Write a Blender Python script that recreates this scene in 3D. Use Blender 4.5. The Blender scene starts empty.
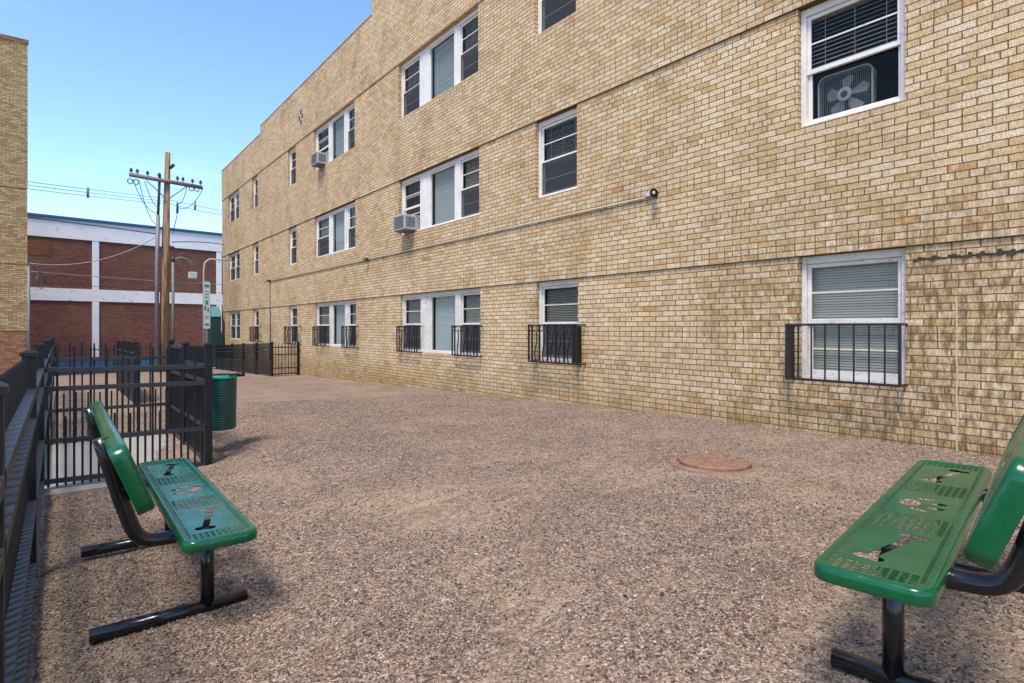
import bpy, math, random
import numpy as np
from mathutils import Vector, Matrix
random.seed(7); rng = np.random.default_rng(11)
scene = bpy.context.scene
col = scene.collection
R = math.radians
W = 6.46          # distance from the camera to the long facade
EYE = 1.36        # everything is measured from eye level, then lifted by this
TOP = []          # top-level objects

# ------------------------------------------------------------------ ground height
YS = [-40, 1, 3, 5.7, 14.35, 20, 27.5, 38, 60]
ZS = [-1.13, -1.13, -1.145, -1.185, -1.45, -1.62, -1.83, -2.13, -2.2]
def ground(x, y):
    x = np.asarray(x, float); y = np.asarray(y, float)
    b = np.interp(y, YS, ZS)
    t = np.clip((2.3 - x) / 2.1, 0, 1); t = t * t * (3 - 2 * t)
    k = np.clip((16 - y) / 10, 0, 1)
    return b - 0.2 * t * k
def g(x, y): return float(ground(x, y))

# ------------------------------------------------------------------ mesh helper
class MB:
    def __init__(s): s.v = []; s.f = []; s.mi = []; s.sm = []; s.m = 0; s.smooth = False
    def add(s, vs, fs, smooth=None):
        o = len(s.v); s.v += [tuple(map(float, p)) for p in vs]
        for f in fs:
            s.f.append(tuple(i + o for i in f)); s.mi.append(s.m); s.sm.append(s.smooth if smooth is None else smooth)
        return s
    def box(s, a, b, c=0.0):
        x0, y0, z0 = [min(p, q) for p, q in zip(a, b)]; x1, y1, z1 = [max(p, q) for p, q in zip(a, b)]
        if c <= 0:
            return s.add([(x0,y0,z0),(x1,y0,z0),(x1,y1,z0),(x0,y1,z0),(x0,y0,z1),(x1,y0,z1),(x1,y1,z1),(x0,y1,z1)],
                  [(0,3,2,1),(4,5,6,7),(0,1,5,4),(1,2,6,5),(2,3,7,6),(3,0,4,7)])
        c = min(c, (x1-x0)/2.2, (y1-y0)/2.2, (z1-z0)/2.2)
        vs = []; idx = {}
        for sx in (0, 1):
            for sy in (0, 1):
                for sz in (0, 1):
                    X = (x0, x1)[sx]; Y = (y0, y1)[sy]; Z = (z0, z1)[sz]
                    dx = c if sx == 0 else -c; dy = c if sy == 0 else -c; dz = c if sz == 0 else -c
                    idx[sx,sy,sz,0] = len(vs); vs.append((X, Y+dy, Z+dz))
                    idx[sx,sy,sz,1] = len(vs); vs.append((X+dx, Y, Z+dz))
                    idx[sx,sy,sz,2] = len(vs); vs.append((X+dx, Y+dy, Z))
        cen = Vector(((x0+x1)/2, (y0+y1)/2, (z0+z1)/2)); fs = []
        def face(l):
            ps = [Vector(vs[i]) for i in l]; n = (ps[1]-ps[0]).cross(ps[2]-ps[0]); m = sum(ps, Vector())/len(ps)
            fs.append(tuple(l) if n.dot(m-cen) > 0 else tuple(reversed(l)))
        for q in (0, 1):
            face([idx[q,0,0,0], idx[q,1,0,0], idx[q,1,1,0], idx[q,0,1,0]])
            face([idx[0,q,0,1], idx[1,q,0,1], idx[1,q,1,1], idx[0,q,1,1]])
            face([idx[0,0,q,2], idx[1,0,q,2], idx[1,1,q,2], idx[0,1,q,2]])
            for r in (0, 1):
                face([idx[q,r,0,0], idx[q,r,1,0], idx[q,r,1,1], idx[q,r,0,1]])
                face([idx[q,0,r,0], idx[q,1,r,0], idx[q,1,r,2], idx[q,0,r,2]])
                face([idx[0,q,r,1], idx[1,q,r,1], idx[1,q,r,2], idx[0,q,r,2]])
                for t in (0, 1): face([idx[q,r,t,0], idx[q,r,t,1], idx[q,r,t,2]])
        return s.add(vs, fs)
    def tube(s, pts, r, n=8, cap=True):
        pts = [Vector(p) for p in pts]; k = len(pts)
        rs = r if isinstance(r, (list, tuple)) else [r] * k
        t0 = (pts[1] - pts[0]).normalized()
        up = Vector((0,0,1)) if abs(t0.z) < .9 else Vector((1,0,0))
        a = t0.cross(up).normalized(); vs = []
        for i, p in enumerate(pts):
            t = (pts[min(i+1,k-1)] - pts[max(i-1,0)]).normalized()
            a = (a - t * a.dot(t)).normalized(); b = t.cross(a)
            for j in range(n):
                q = 2*math.pi*j/n; vs.append(p + (a*math.cos(q) + b*math.sin(q)) * rs[i])
        fs = []
        for i in range(k-1):
            for j in range(n):
                fs.append((i*n+j, i*n+(j+1)%n, (i+1)*n+(j+1)%n, (i+1)*n+j))
        s.add(vs, fs, smooth=True)
        if cap:
            o = len(s.v) - len(vs)
            s.f.append(tuple(o+j for j in reversed(range(n)))); s.mi.append(s.m); s.sm.append(False)
            s.f.append(tuple(o+(k-1)*n+j for j in range(n))); s.mi.append(s.m); s.sm.append(False)
        return s
    def lathe(s, c, prof, n=32, axis='z', wob=None):
        vs = []
        for i, (r, h) in enumerate(prof):
            for j in range(n):
                q = 2*math.pi*j/n; rr = r * (wob[j] if wob is not None else 1)
                if axis == 'z': vs.append((c[0]+rr*math.cos(q), c[1]+rr*math.sin(q), c[2]+h))
                elif axis == 'x': vs.append((c[0]+h, c[1]+rr*math.cos(q), c[2]+rr*math.sin(q)))
                else: vs.append((c[0]+rr*math.cos(q), c[1]+h, c[2]+rr*math.sin(q)))
        fs = []
        for i in range(len(prof)-1):
            for j in range(n):
                fs.append((i*n+j, i*n+(j+1)%n, (i+1)*n+(j+1)%n, (i+1)*n+j))
        fs.append(tuple(reversed(range(n)))); fs.append(tuple((len(prof)-1)*n+j for j in range(n)))
        return s.add(vs, fs, smooth=s.smooth)
    def build(s, name, mat, parent=None, origin=None):
        o0 = Vector(origin) if origin is not None else (Vector(parent['_loc']) if parent is not None and '_loc' in parent else Vector((0,0,0)))
        me = bpy.data.meshes.new(name)
        me.from_pydata([(v[0]-o0.x, v[1]-o0.y, v[2]-o0.z) for v in s.v], [], s.f)
        mats = mat if isinstance(mat, (list, tuple)) else [mat]
        for m in mats: me.materials.append(m)
        me.polygons.foreach_set('material_index', s.mi); me.polygons.foreach_set('use_smooth', s.sm)
        me.update()
        o = link(name, me, parent, o0 if parent is None else None)
        if parent is not None and '_loc' in parent: o['_loc'] = list(parent['_loc'])
        return o
def link(name, me, parent=None, loc=None):
    o = bpy.data.objects.new(name, me); col.objects.link(o)
    if parent is not None: o.parent = parent
    else:
        TOP.append(o)
        if loc is not None: o.location = loc
    return o
def thing(name, label, cat, loc, rz=0, group=None, world=True):
    o = bpy.data.objects.new(name, None); col.objects.link(o); o.location = loc; o.rotation_euler = (0,0,rz)
    o.empty_display_size = .1
    o['label'] = label; o['category'] = cat
    if group: o['group'] = group
    if world: o['_loc'] = list(loc)
    TOP.append(o); return o
def tag(o, label, cat, group=None):
    o['label'] = label; o['category'] = cat
    if group: o['group'] = group
    return o
def struct(o, kind='structure'): o['kind'] = kind; return o
def dup(o, parent=None):
    c = o.copy(); col.objects.link(c)
    if parent is not None: c.parent = parent
    else: TOP.append(c)
    for ch in list(o.children): dup(ch, c)
    return c

# ------------------------------------------------------------------ materials
def new(name):
    m = bpy.data.materials.new(name); m.use_nodes = True
    nt = m.node_tree; b = nt.nodes['Principled BSDF']; return m, nt, b
class N:
    def __init__(s, nt): s.nt = nt
    def n(s, typ, **kw):
        nd = s.nt.nodes.new(typ)
        for k, v in kw.items():
            if k.startswith('_'): setattr(nd, k[1:], v)
            else: nd.inputs[k.replace('__', ' ')].default_value = v
        return nd
    def l(s, a, b): s.nt.links.new(a, b)
    def math(s, op, a, b=0.0, clamp=False):
        nd = s.nt.nodes.new('ShaderNodeMath'); nd.operation = op; nd.use_clamp = clamp
        for i, v in enumerate((a, b)):
            if isinstance(v, (int, float)): nd.inputs[i].default_value = v
            else: s.l(v, nd.inputs[i])
        return nd.outputs[0]
    def mix(s, fac, a, b, mode='MIX'):
        nd = s.nt.nodes.new('ShaderNodeMix'); nd.data_type = 'RGBA'; nd.blend_type = mode
        for i, v in ((0, fac), (6, a), (7, b)):
            if isinstance(v, (int, float)): nd.inputs[i].default_value = v
            elif isinstance(v, tuple): nd.inputs[i].default_value = (*v[:3], 1)
            else: s.l(v, nd.inputs[i])
        return nd.outputs[2]
    def ramp(s, fac, stops, interp='LINEAR'):
        nd = s.nt.nodes.new('ShaderNodeValToRGB'); cr = nd.color_ramp; cr.interpolation = interp
        while len(cr.elements) < len(stops): cr.elements.new(.5)
        for e, (p, c) in zip(cr.elements, stops):
            e.position = p; e.color = (*c, 1) if isinstance(c, tuple) else (c, c, c, 1)
        s.l(fac, nd.inputs[0]); return nd.outputs[0]
    def noise(s, vec, scale, detail=4, rough=.55, dist=0):
        nd = s.nt.nodes.new('ShaderNodeTexNoise'); nd.inputs['Scale'].default_value = scale
        nd.inputs['Detail'].default_value = detail; nd.inputs['Roughness'].default_value = rough
        nd.inputs['Distortion'].default_value = dist
        s.l(vec, nd.inputs['Vector']); return nd.outputs[0]
    def comb(s, x, y, z):
        nd = s.nt.nodes.new('ShaderNodeCombineXYZ')
        for i, v in enumerate((x, y, z)):
            if isinstance(v, (int, float)): nd.inputs[i].default_value = v
            else: s.l(v, nd.inputs[i])
        return nd.outputs[0]
    def bump(s, h, strength, dist, b, prev=None):
        nd = s.nt.nodes.new('ShaderNodeBump'); nd.inputs['Strength'].default_value = strength
        nd.inputs['Distance'].default_value = dist; s.l(h, nd.inputs['Height'])
        if prev is not None: s.l(prev, nd.inputs['Normal'])
        if b is not None: s.l(nd.outputs[0], b.inputs['Normal'])
        return nd.outputs[0]

def plain(name, c, rough=.5, metal=0, var=.12, scale=8, bump=0, coat=0, spec=None, dirt=None):
    m, nt, b = new(name); k = N(nt)
    tc = k.n('ShaderNodeTexCoord').outputs['Object']
    n1 = k.noise(tc, scale, 5, .6)
    v = k.ramp(n1, [(.3, tuple(x*(1-var) for x in c)), (.7, tuple(min(1, x*(1+var)) for x in c))])
    if dirt:
        n2 = k.noise(tc, dirt[1], 6, .7)
        v = k.mix(k.ramp(n2, [(dirt[2], 0.0), (dirt[2]+.1, 1.0)]), v, dirt[0])
    k.l(v, b.inputs['Base Color'])
    b.inputs['Roughness'].default_value = rough; b.inputs['Metallic'].default_value = metal
    if coat: b.inputs['Coat Weight'].default_value = coat; b.inputs['Coat Roughness'].default_value = .08
    if spec is not None: b.inputs['Specular IOR Level'].default_value = spec
    rr = k.ramp(k.noise(tc, scale*4, 4), [(.3, max(rough-.08, .02)), (.7, min(rough+.1, 1))])
    k.l(rr, b.inputs['Roughness'])
    if bump: k.bump(k.noise(tc, scale*12, 4), bump, .01, b)
    return m

def brick_mat(name, ramp, mortar, z0, bw=.216, rh=.0702, scale_dirt=1.0, stain=True, header=7, drip=0):
    """coursed brickwork in object space; u runs along the wall, v up"""
    m, nt, b = new(name); k = N(nt)
    tc = k.n('ShaderNodeTexCoord').outputs['Object']
    sp = k.n('ShaderNodeSeparateXYZ'); k.l(tc, sp.inputs[0])
    u = k.math('ADD', k.math('ADD', sp.outputs[0], sp.outputs[1]), 200.03)
    z = sp.outputs[2]
    v = k.math('ADD', z, z0)
    # slightly uneven joints
    wob = k.noise(tc, 9, 2)
    v2 = k.math('ADD', v, k.math('MULTIPLY', k.math('SUBTRACT', wob, .5), .008))
    u2 = k.math('ADD', u, k.math('MULTIPLY', k.math('SUBTRACT', k.noise(tc, 14, 2), .5), .012))
    vec = k.comb(u2, v2, 0)
    br = k.n('ShaderNodeTexBrick', Color1=(0,0,0,1), Color2=(1,1,1,1), Mortar=(.5,.5,.5,1), Scale=1.0)
    br.inputs['Mortar Size'].default_value = .0058; br.inputs['Mortar Smooth'].default_value = .25
    br.inputs['Bias'].default_value = 0
    br.inputs['Brick Width'].default_value = bw; br.inputs['Row Height'].default_value = rh
    br.offset = .5; br.offset_frequency = 2; br.squash = .5 if header < 50 else 1; br.squash_frequency = header
    k.l(vec, br.inputs['Vector'])
    tint = k.math('ADD', br.outputs['Color'], 0)
    c = k.ramp(tint, ramp)
    # patches of walls where different batches were laid
    big = k.noise(k.comb(u, v, 0), .35, 3, .5)
    c = k.mix(k.ramp(big, [(.4, 0.0), (.75, .25)]), c, (.47, .32, .155))
    # vertical wire-cut scores and blotches inside each brick
    sc = k.noise(k.comb(k.math('MULTIPLY', u, 90), k.math('MULTIPLY', v, 14), 0), 1, 3, .6)
    c = k.mix(k.ramp(sc, [(.36, .75), (.58, 0.0)]), c, (.60, .51, .38), 'MULTIPLY')
    fine = k.noise(k.comb(u, v, 0), 60, 4, .7)
    c = k.mix(k.ramp(fine, [(.35, .6), (.58, 0.0)]), c, (.58, .49, .36), 'MULTIPLY')
    pale = k.noise(k.comb(k.math('MULTIPLY', u, 7), k.math('MULTIPLY', v, 22), 3.3), 1, 4, .6)
    if stain: c = k.mix(k.ramp(pale, [(.55, 0.0), (.75, .5)]), c, (.78, .68, .54))
    if stain:
        # soot and water marks: blotchy, patchy
        s1 = k.noise(k.comb(u, k.math('MULTIPLY', v, .8), 0), 1.1, 7, .68, .6)
        s2 = k.noise(k.comb(k.math('MULTIPLY', u, 26), k.math('MULTIPLY', v, 3.0), 0), 1, 4, .65)
        msk = k.math('MULTIPLY', k.ramp(s1, [(.46, 0.0), (.66, 1.0)]), k.ramp(s2, [(.35, .15), (.6, 1.0)]))
        c = k.mix(k.math('MULTIPLY', msk, .55*scale_dirt), c, (.34, .29, .22), 'MULTIPLY')
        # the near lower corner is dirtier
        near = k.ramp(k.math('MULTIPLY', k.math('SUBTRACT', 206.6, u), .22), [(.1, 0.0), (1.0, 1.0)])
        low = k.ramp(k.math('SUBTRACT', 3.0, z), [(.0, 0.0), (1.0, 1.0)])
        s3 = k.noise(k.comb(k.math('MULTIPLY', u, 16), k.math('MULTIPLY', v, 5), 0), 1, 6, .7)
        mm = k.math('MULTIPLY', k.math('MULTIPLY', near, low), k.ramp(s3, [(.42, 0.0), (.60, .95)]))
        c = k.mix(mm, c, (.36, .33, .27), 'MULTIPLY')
        # damp mossy foot of the wall
        foot = k.math('MULTIPLY', k.ramp(k.math('MULTIPLY', z, 1.1), [(.12, .75), (.7, 0.0)]), k.ramp(k.noise(tc, 3, 5), [(.3, .5), (.6, 1.0)]))
        c = k.mix(foot, c, (.58, .5, .3), 'MULTIPLY')
    mo = k.mix(k.noise(tc, 5, 4), mortar, tuple(x*.55 for x in mortar))
    # raked bed joints painted darker than the perpends to stand for the recess shadow
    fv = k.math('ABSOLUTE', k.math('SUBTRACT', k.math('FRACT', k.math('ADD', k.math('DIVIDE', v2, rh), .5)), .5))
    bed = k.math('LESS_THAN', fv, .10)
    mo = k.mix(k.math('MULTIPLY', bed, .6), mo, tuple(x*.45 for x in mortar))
    c = k.mix(br.outputs['Fac'], c, mo)
    k.l(c, b.inputs['Base Color']); b.inputs['Roughness'].default_value = .88
    b.inputs['Specular IOR Level'].default_value = .25
    h = k.math('ADD', k.math('MULTIPLY', br.outputs['Fac'], -1.0), k.math('MULTIPLY', sc, .35))
    h = k.math('ADD', h, k.math('MULTIPLY', tint, .35))
    k.bump(h, .9, .014, b)
    return m

M = {}
BASEZ = -1.4
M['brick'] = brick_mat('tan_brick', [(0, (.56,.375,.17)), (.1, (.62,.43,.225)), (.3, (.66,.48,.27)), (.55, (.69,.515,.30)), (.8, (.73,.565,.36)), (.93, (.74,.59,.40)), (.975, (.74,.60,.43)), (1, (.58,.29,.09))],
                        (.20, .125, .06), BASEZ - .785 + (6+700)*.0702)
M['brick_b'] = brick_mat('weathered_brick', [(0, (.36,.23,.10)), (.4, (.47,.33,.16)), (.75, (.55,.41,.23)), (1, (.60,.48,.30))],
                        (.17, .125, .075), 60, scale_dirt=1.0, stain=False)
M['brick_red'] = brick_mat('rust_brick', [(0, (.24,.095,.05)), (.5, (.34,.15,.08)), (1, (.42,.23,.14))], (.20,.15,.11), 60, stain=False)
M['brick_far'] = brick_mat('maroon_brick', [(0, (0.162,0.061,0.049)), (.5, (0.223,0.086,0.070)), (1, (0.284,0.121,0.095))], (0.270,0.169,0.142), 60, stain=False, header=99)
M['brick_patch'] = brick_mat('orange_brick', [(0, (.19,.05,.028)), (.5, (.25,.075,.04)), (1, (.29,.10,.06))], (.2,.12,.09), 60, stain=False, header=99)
M['white'] = plain('white_paint', (.67,.625,.555), .45, var=.1, scale=3, dirt=((.40,.38,.34), 9, .60))
M['white_old'] = plain('old_white_paint', (.59,.545,.475), .6, var=.12, scale=4, dirt=((.33,.29,.24), 14, .56), bump=.3)
M['stucco'] = plain('white_stucco', (.84,.84,.82), .75, var=.06, scale=1.2, dirt=((.55,.54,.52), 2.5, .6))
M['stucco_worn'] = plain('worn_white_stucco', (.80,.79,.77), .8, var=.06, scale=1.5, dirt=((.33,.26,.22), 3.5, .585))
M['blue'] = plain('blue_trim', (.02,.11,.23), .4, var=.1)
M['blue_base'] = plain('blue_base', (.045,.13,.28), .6, var=.15)
M['black'] = plain('black_powder_coat', (.006,.0062,.007), .4, var=.25, scale=10)
M['fence'] = plain('fence_paint', (.0085,.009,.0102), .5, var=.2, scale=5, spec=.3, dirt=((.03,.029,.028), 18, .66))
M['rail'] = plain('rail_paint', (.022,.0235,.026), .45, var=.2, scale=5, dirt=((.06,.058,.055), 12, .6))
M['gloss_black'] = plain('gloss_black_pipe', (.008,.008,.009), .17, var=.2, scale=6, dirt=((.06,.05,.045), 22, .66))
M['dark'] = plain('dark_room', (.03,.03,.03), .9)
M['floor'] = plain('room_floor', (.10,.09,.08), .8)
M['fanw'] = plain('fan_plastic', (.34,.335,.32), .4, var=.05)
M['blind'] = plain('blind_slats', (.56,.50,.41), .5, var=.06)
M['blind_c'] = plain('closed_blind', (.74,.76,.68), .5, var=.04)
M['curtain'] = plain('grey_curtain', (.36,.36,.36), .8, var=.15)
M['metal'] = plain('galvanised_metal', (.17,.175,.18), .6, metal=.2, var=.2)
M['grey'] = plain('grey_enamel', (.45,.45,.44), .45, var=.1, dirt=((.2,.18,.15), 20, .58))
M['conduit'] = plain('painted_conduit', (.40,.33,.23), .5, var=.12)
M['wire'] = plain('rubber_cable', (.03,.03,.032), .6)
M['wire_l'] = plain('pale_cable', (.22,.24,.27), .5)
M['teal'] = plain('teal_liner', (.02,.30,.22), .4)
M['bin'] = plain('green_bin_plastic', (.005,.062,.044), .42, var=.15, scale=5, dirt=((.03,.09,.07), 14, .62))
M['canopy'] = plain('green_canopy', (.003,.038,.028), .6, var=.1)
M['canopy_l'] = plain('pale_teal_panel', (.09,.22,.22), .4)
M['acg'] = plain('aged_enamel', (.34,.335,.32), .5, var=.12, dirt=((.14,.12,.1), 14, .56))
M['rubber'] = plain('dark_grille', (.05,.055,.06), .7)
M['roof'] = plain('roof_gravel', (.25,.24,.22), .9)
M['leaf'] = plain('weed_leaf', (.06,.13,.03), .6)
M['sign'] = plain('sign_white', (.36,.38,.36), .5, dirt=((.3,.32,.3), 6, .6))
M['sign_g'] = plain('sign_green', (.02,.13,.07), .5)
M['tar'] = plain('tar', (.035,.03,.026), .85, var=.3, scale=30, bump=.5)
M['drip'] = plain('cream_drip', (.50,.355,.18), .8, var=.1, scale=20)

def green_mat():
    m, nt, b = new('green_plastisol'); k = N(nt)
    tc = k.n('ShaderNodeTexCoord').outputs['Object']
    n1 = k.noise(tc, 5, 6, .6)
    c = k.ramp(n1, [(.3, (.001,.060,.020)), (.7, (.002,.098,.034))])
    n2 = k.noise(tc, 38, 6, .75); n3 = k.noise(tc, 3.5, 3, .5)
    f = k.math('MULTIPLY', k.ramp(n2, [(.60, 0.0), (.68, 1.0)]), k.ramp(n3, [(.45, 0.0), (.6, 1.0)]))
    c = k.mix(k.math('MULTIPLY', f, .55), c, (.22,.26,.23))
    dust = k.noise(tc, 9, 5, .6)
    c = k.mix(k.ramp(dust, [(.45, 0.0), (.8, .05)]), c, (.14,.16,.12))
    k.l(c, b.inputs['Base Color'])
    k.l(k.ramp(k.noise(tc, 12, 4), [(.3, .14), (.7, .3)]), b.inputs['Roughness'])
    b.inputs['Specular IOR Level'].default_value = .35
    b.inputs['Coat Weight'].default_value = .15; b.inputs['Coat Roughness'].default_value = .12
    k.bump(k.noise(tc, 9, 3), .35, .01, b)
    return m
M['green'] = green_mat()

def glass_mat(name, tint, spec=.12):
    m, nt, b = new(name); k = N(nt); nt.nodes.remove(b)
    out = nt.nodes['Material Output']
    tr = k.n('ShaderNodeBsdfTransparent', Color=(*tint, 1)); gl = k.n('ShaderNodeBsdfGlossy', Roughness=.02, Color=(.72,.65,.55,1))
    tc = k.n('ShaderNodeTexCoord').outputs['Object']
    bp = k.bump(k.noise(tc, 1.3, 2), .25, .02, None); k.l(bp, gl.inputs['Normal'])
    fr = k.n('ShaderNodeFresnel', IOR=1.5)
    mx = k.n('ShaderNodeMixShader')
    k.l(k.math('MULTIPLY', fr.outputs[0], .5, True), mx.inputs[0]); k.l(tr.outputs[0], mx.inputs[1]); k.l(gl.outputs[0], mx.inputs[2])
    k.l(mx.outputs[0], out.inputs['Surface']); return m
M['glass'] = glass_mat('window_glass', (.80,.83,.83))
def screen_mat():
    m, nt, b = new('insect_screen'); k = N(nt); out = nt.nodes['Material Output']
    b.inputs['Base Color'].default_value = (.03,.032,.036,1); b.inputs['Roughness'].default_value = .8
    tr = k.n('ShaderNodeBsdfTransparent'); mx = k.n('ShaderNodeMixShader'); mx.inputs[0].default_value = .66
    k.l(tr.outputs[0], mx.inputs[1]); k.l(b.outputs[0], mx.inputs[2]); k.l(mx.outputs[0], out.inputs['Surface']); return m
M['screen'] = screen_mat()

def gravel_mat():
    m, nt, b = new('pea_gravel'); k = N(nt)
    tc = k.n('ShaderNodeTexCoord').outputs['Object']
    vo = k.n('ShaderNodeTexVoronoi', Scale=85.0); k.l(tc, vo.inputs['Vector'])
    vo2 = k.n('ShaderNodeTexVoronoi', Scale=170.0); k.l(tc, vo2.inputs['Vector'])
    def stone(v):
        sp = k.n('ShaderNodeSeparateColor'); k.l(v.outputs['Color'], sp.inputs[0])
        return k.ramp(sp.outputs[0], [(0, (0.046,0.036,0.030)), (.22, (0.123,0.087,0.063)), (.45, (0.232,0.155,0.106)), (.68, (0.325,0.225,0.155)), (.88, (0.422,0.309,0.222)), (1, (0.577,0.474,0.374))])
    c = k.mix(k.ramp(k.noise(tc, 20, 3), [(.45, 0.0), (.55, 1.0)]), stone(vo), stone(vo2))
    # sandy fines showing between the stones
    big = k.noise(tc, .8, 7, .62, .8); mid = k.noise(tc, 4, 6, .7, 1.0)
    pm = k.math('ADD', k.math('MULTIPLY', big, .7), k.math('MULTIPLY', mid, .3))
    sand = k.ramp(k.noise(tc, 90, 4, .7), [(.3, (.30,.212,.135)), (.7, (.42,.312,.21))])
    c = k.mix(k.ramp(pm, [(.47, .06), (.62, .85)]), c, sand)
    # darker, stonier drifts
    c = k.mix(k.ramp(k.noise(tc, 1.7, 6, .65), [(.5, 0.0), (.72, .55)]), c, (.55,.52,.52), 'MULTIPLY')
    c = k.mix(k.ramp(k.noise(tc, .16, 3), [(.35, 0.0), (.65, .35)]), c, (1,.93,.87), 'MULTIPLY')
    # clumps of darker and paler grit that still read at a distance
    c = k.mix(k.ramp(k.noise(tc, 22, 4, .75), [(.40, .75), (.56, 0.0)]), c, (.50,.46,.43), 'MULTIPLY')
    c = k.mix(k.ramp(k.noise(tc, 34, 3, .7), [(.56, 0.0), (.72, .55)]), c, (.50,.41,.33))
    # scuffs and paw drags running across the yard
    mp = k.n('ShaderNodeMapping'); mp.inputs['Rotation'].default_value = (0, 0, .5); mp.inputs['Scale'].default_value = (1.3, 6.0, 1); k.l(tc, mp.inputs[0])
    dr = k.noise(mp.outputs[0], 1.0, 5, .6, .5)
    c = k.mix(k.ramp(dr, [(.60, 0.0), (.68, .6)]), c, (.37,.275,.18))
    c = k.mix(k.ramp(dr, [(.30, .5), (.38, 0.0)]), c, (.62,.58,.54), 'MULTIPLY')
    k.l(c, b.inputs['Base Color']); b.inputs['Roughness'].default_value = .92; b.inputs['Specular IOR Level'].default_value = .2
    h = k.math('ADD', k.math('MULTIPLY', vo.outputs['Distance'], -1.0), k.math('MULTIPLY', k.noise(tc, 8, 4), .5))
    k.bump(h, .8, .012, b)
    return m
M['gravel'] = gravel_mat()
def pebble_mat():
    m, nt, b = new('pebbles'); k = N(nt)
    geo = k.n('ShaderNodeNewGeometry'); tc = k.n('ShaderNodeTexCoord').outputs['Object']
    c = k.ramp(geo.outputs['Random Per Island'], [(0, (0.041,0.034,0.025)), (.2, (0.102,0.073,0.054)), (.42, (0.216,0.142,0.097)), (.62, (0.309,0.211,0.141)), (.82, (0.401,0.290,0.204)), (.94, (0.494,0.388,0.291)), (.99, (0.617,0.523,0.416)), (1, (0.412,0.125,0.053))])
    c = k.mix(k.noise(tc, 120, 3), c, (.7,.66,.62), 'MULTIPLY')
    k.l(c, b.inputs['Base Color']); b.inputs['Roughness'].default_value = .85; return m
M['pebble'] = pebble_mat()
def concrete(name, c):
    m, nt, b = new(name); k = N(nt); tc = k.n('ShaderNodeTexCoord').outputs['Object']
    v = k.ramp(k.noise(tc, 1.5, 6, .6), [(.3, tuple(x*.8 for x in c)), (.7, c)])
    v = k.mix(k.ramp(k.noise(tc, 40, 5, .7), [(.4, .3), (.6, 0.0)]), v, (.6,.58,.55), 'MULTIPLY')
    k.l(v, b.inputs['Base Color']); b.inputs['Roughness'].default_value = .85
    k.bump(k.noise(tc, 60, 5), .3, .004, b); return m
M['concrete'] = concrete('pale_concrete', (.34,.31,.265))
M['alley'] = concrete('alley_concrete', (.52,.50,.47))
M['rust'] = plain('rusty_iron', (.25,.135,.08), .8, var=.25, scale=9, bump=.6, dirt=((.17,.10,.065), 10, .50))
def wood_mat():
    m, nt, b = new('pole_timber'); k = N(nt); tc = k.n('ShaderNodeTexCoord').outputs['Object']
    sp = k.n('ShaderNodeSeparateXYZ'); k.l(tc, sp.inputs[0])
    vec = k.comb(k.math('MULTIPLY', sp.outputs[0], 13), k.math('MULTIPLY', sp.outputs[1], 13), k.math('MULTIPLY', sp.outputs[2], .9))
    c = k.ramp(k.noise(vec, 1, 5, .7), [(.36, (.055,.035,.022)), (.48, (.18,.105,.055)), (.6, (.33,.20,.105))])
    k.l(c, b.inputs['Base Color']); b.inputs['Roughness'].default_value = .85; k.bump(k.noise(vec, 1, 4), .5, .01, b); return m
M['wood'] = wood_mat()
M['wood_g'] = plain('grey_timber', (.19,.145,.115), .85, var=.3, scale=20)

# ------------------------------------------------------------------ ground
def bump_at(X, Y): return .012*(np.sin(X*2.1+1.3*np.sin(Y*1.7))*np.cos(Y*2.6+.8*np.sin(X*3.1)) + .5*np.sin(X*5.3+Y*4.1)*np.cos(Y*6.7-X*2.2) + .35*np.sin(X*13+2*np.sin(Y*9+X))*np.sin(Y*11+2*np.sin(X*7-Y*2)))*np.clip((14-np.hypot(X,Y))/6,0,1)
def sheet(name, xs, ys, mat, dz, label=None, bumpy=0):
    xs = np.array(xs); ys = np.array(ys); X, Y = np.meshgrid(xs, ys)
    Z = ground(X, Y) + dz
    if bumpy:
        Z = Z + bump_at(X, Y)
    nx = len(xs); v = np.stack([X.ravel(), Y.ravel(), Z.ravel()], 1)
    fs = [(j*nx+i, j*nx+i+1, (j+1)*nx+i+1, (j+1)*nx+i) for j in range(len(ys)-1) for i in range(nx-1)]
    mb = MB(); mb.smooth = True; mb.add(v, fs)
    return struct(mb.build(name, mat, origin=(0,0,0)))
xs = list(np.arange(-1500, -80, 240)) + list(np.arange(-80, -4, 4)) + list(np.arange(-4, -1.5, .12)) + list(np.arange(-1.5, 6.6, .06)) + list(np.arange(6.6, 10, .12)) + list(np.arange(10, 80, 4)) + list(np.arange(80, 1600, 240))
ys = list(np.arange(-900, -30, 145)) + list(np.arange(-30, -1, 2)) + list(np.arange(-1, 9, .06)) + list(np.arange(9, 14, .12)) + list(np.arange(14, 60, 1)) + list(np.arange(60, 2000, 200))
sheet('ground', xs, ys, M['gravel'], 0, bumpy=.012)
sheet('alley_road', [-60,-20,-.9,2,6.4,20,60], np.arange(30.0, 37.6, .5), M['alley'], .012)

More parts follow.
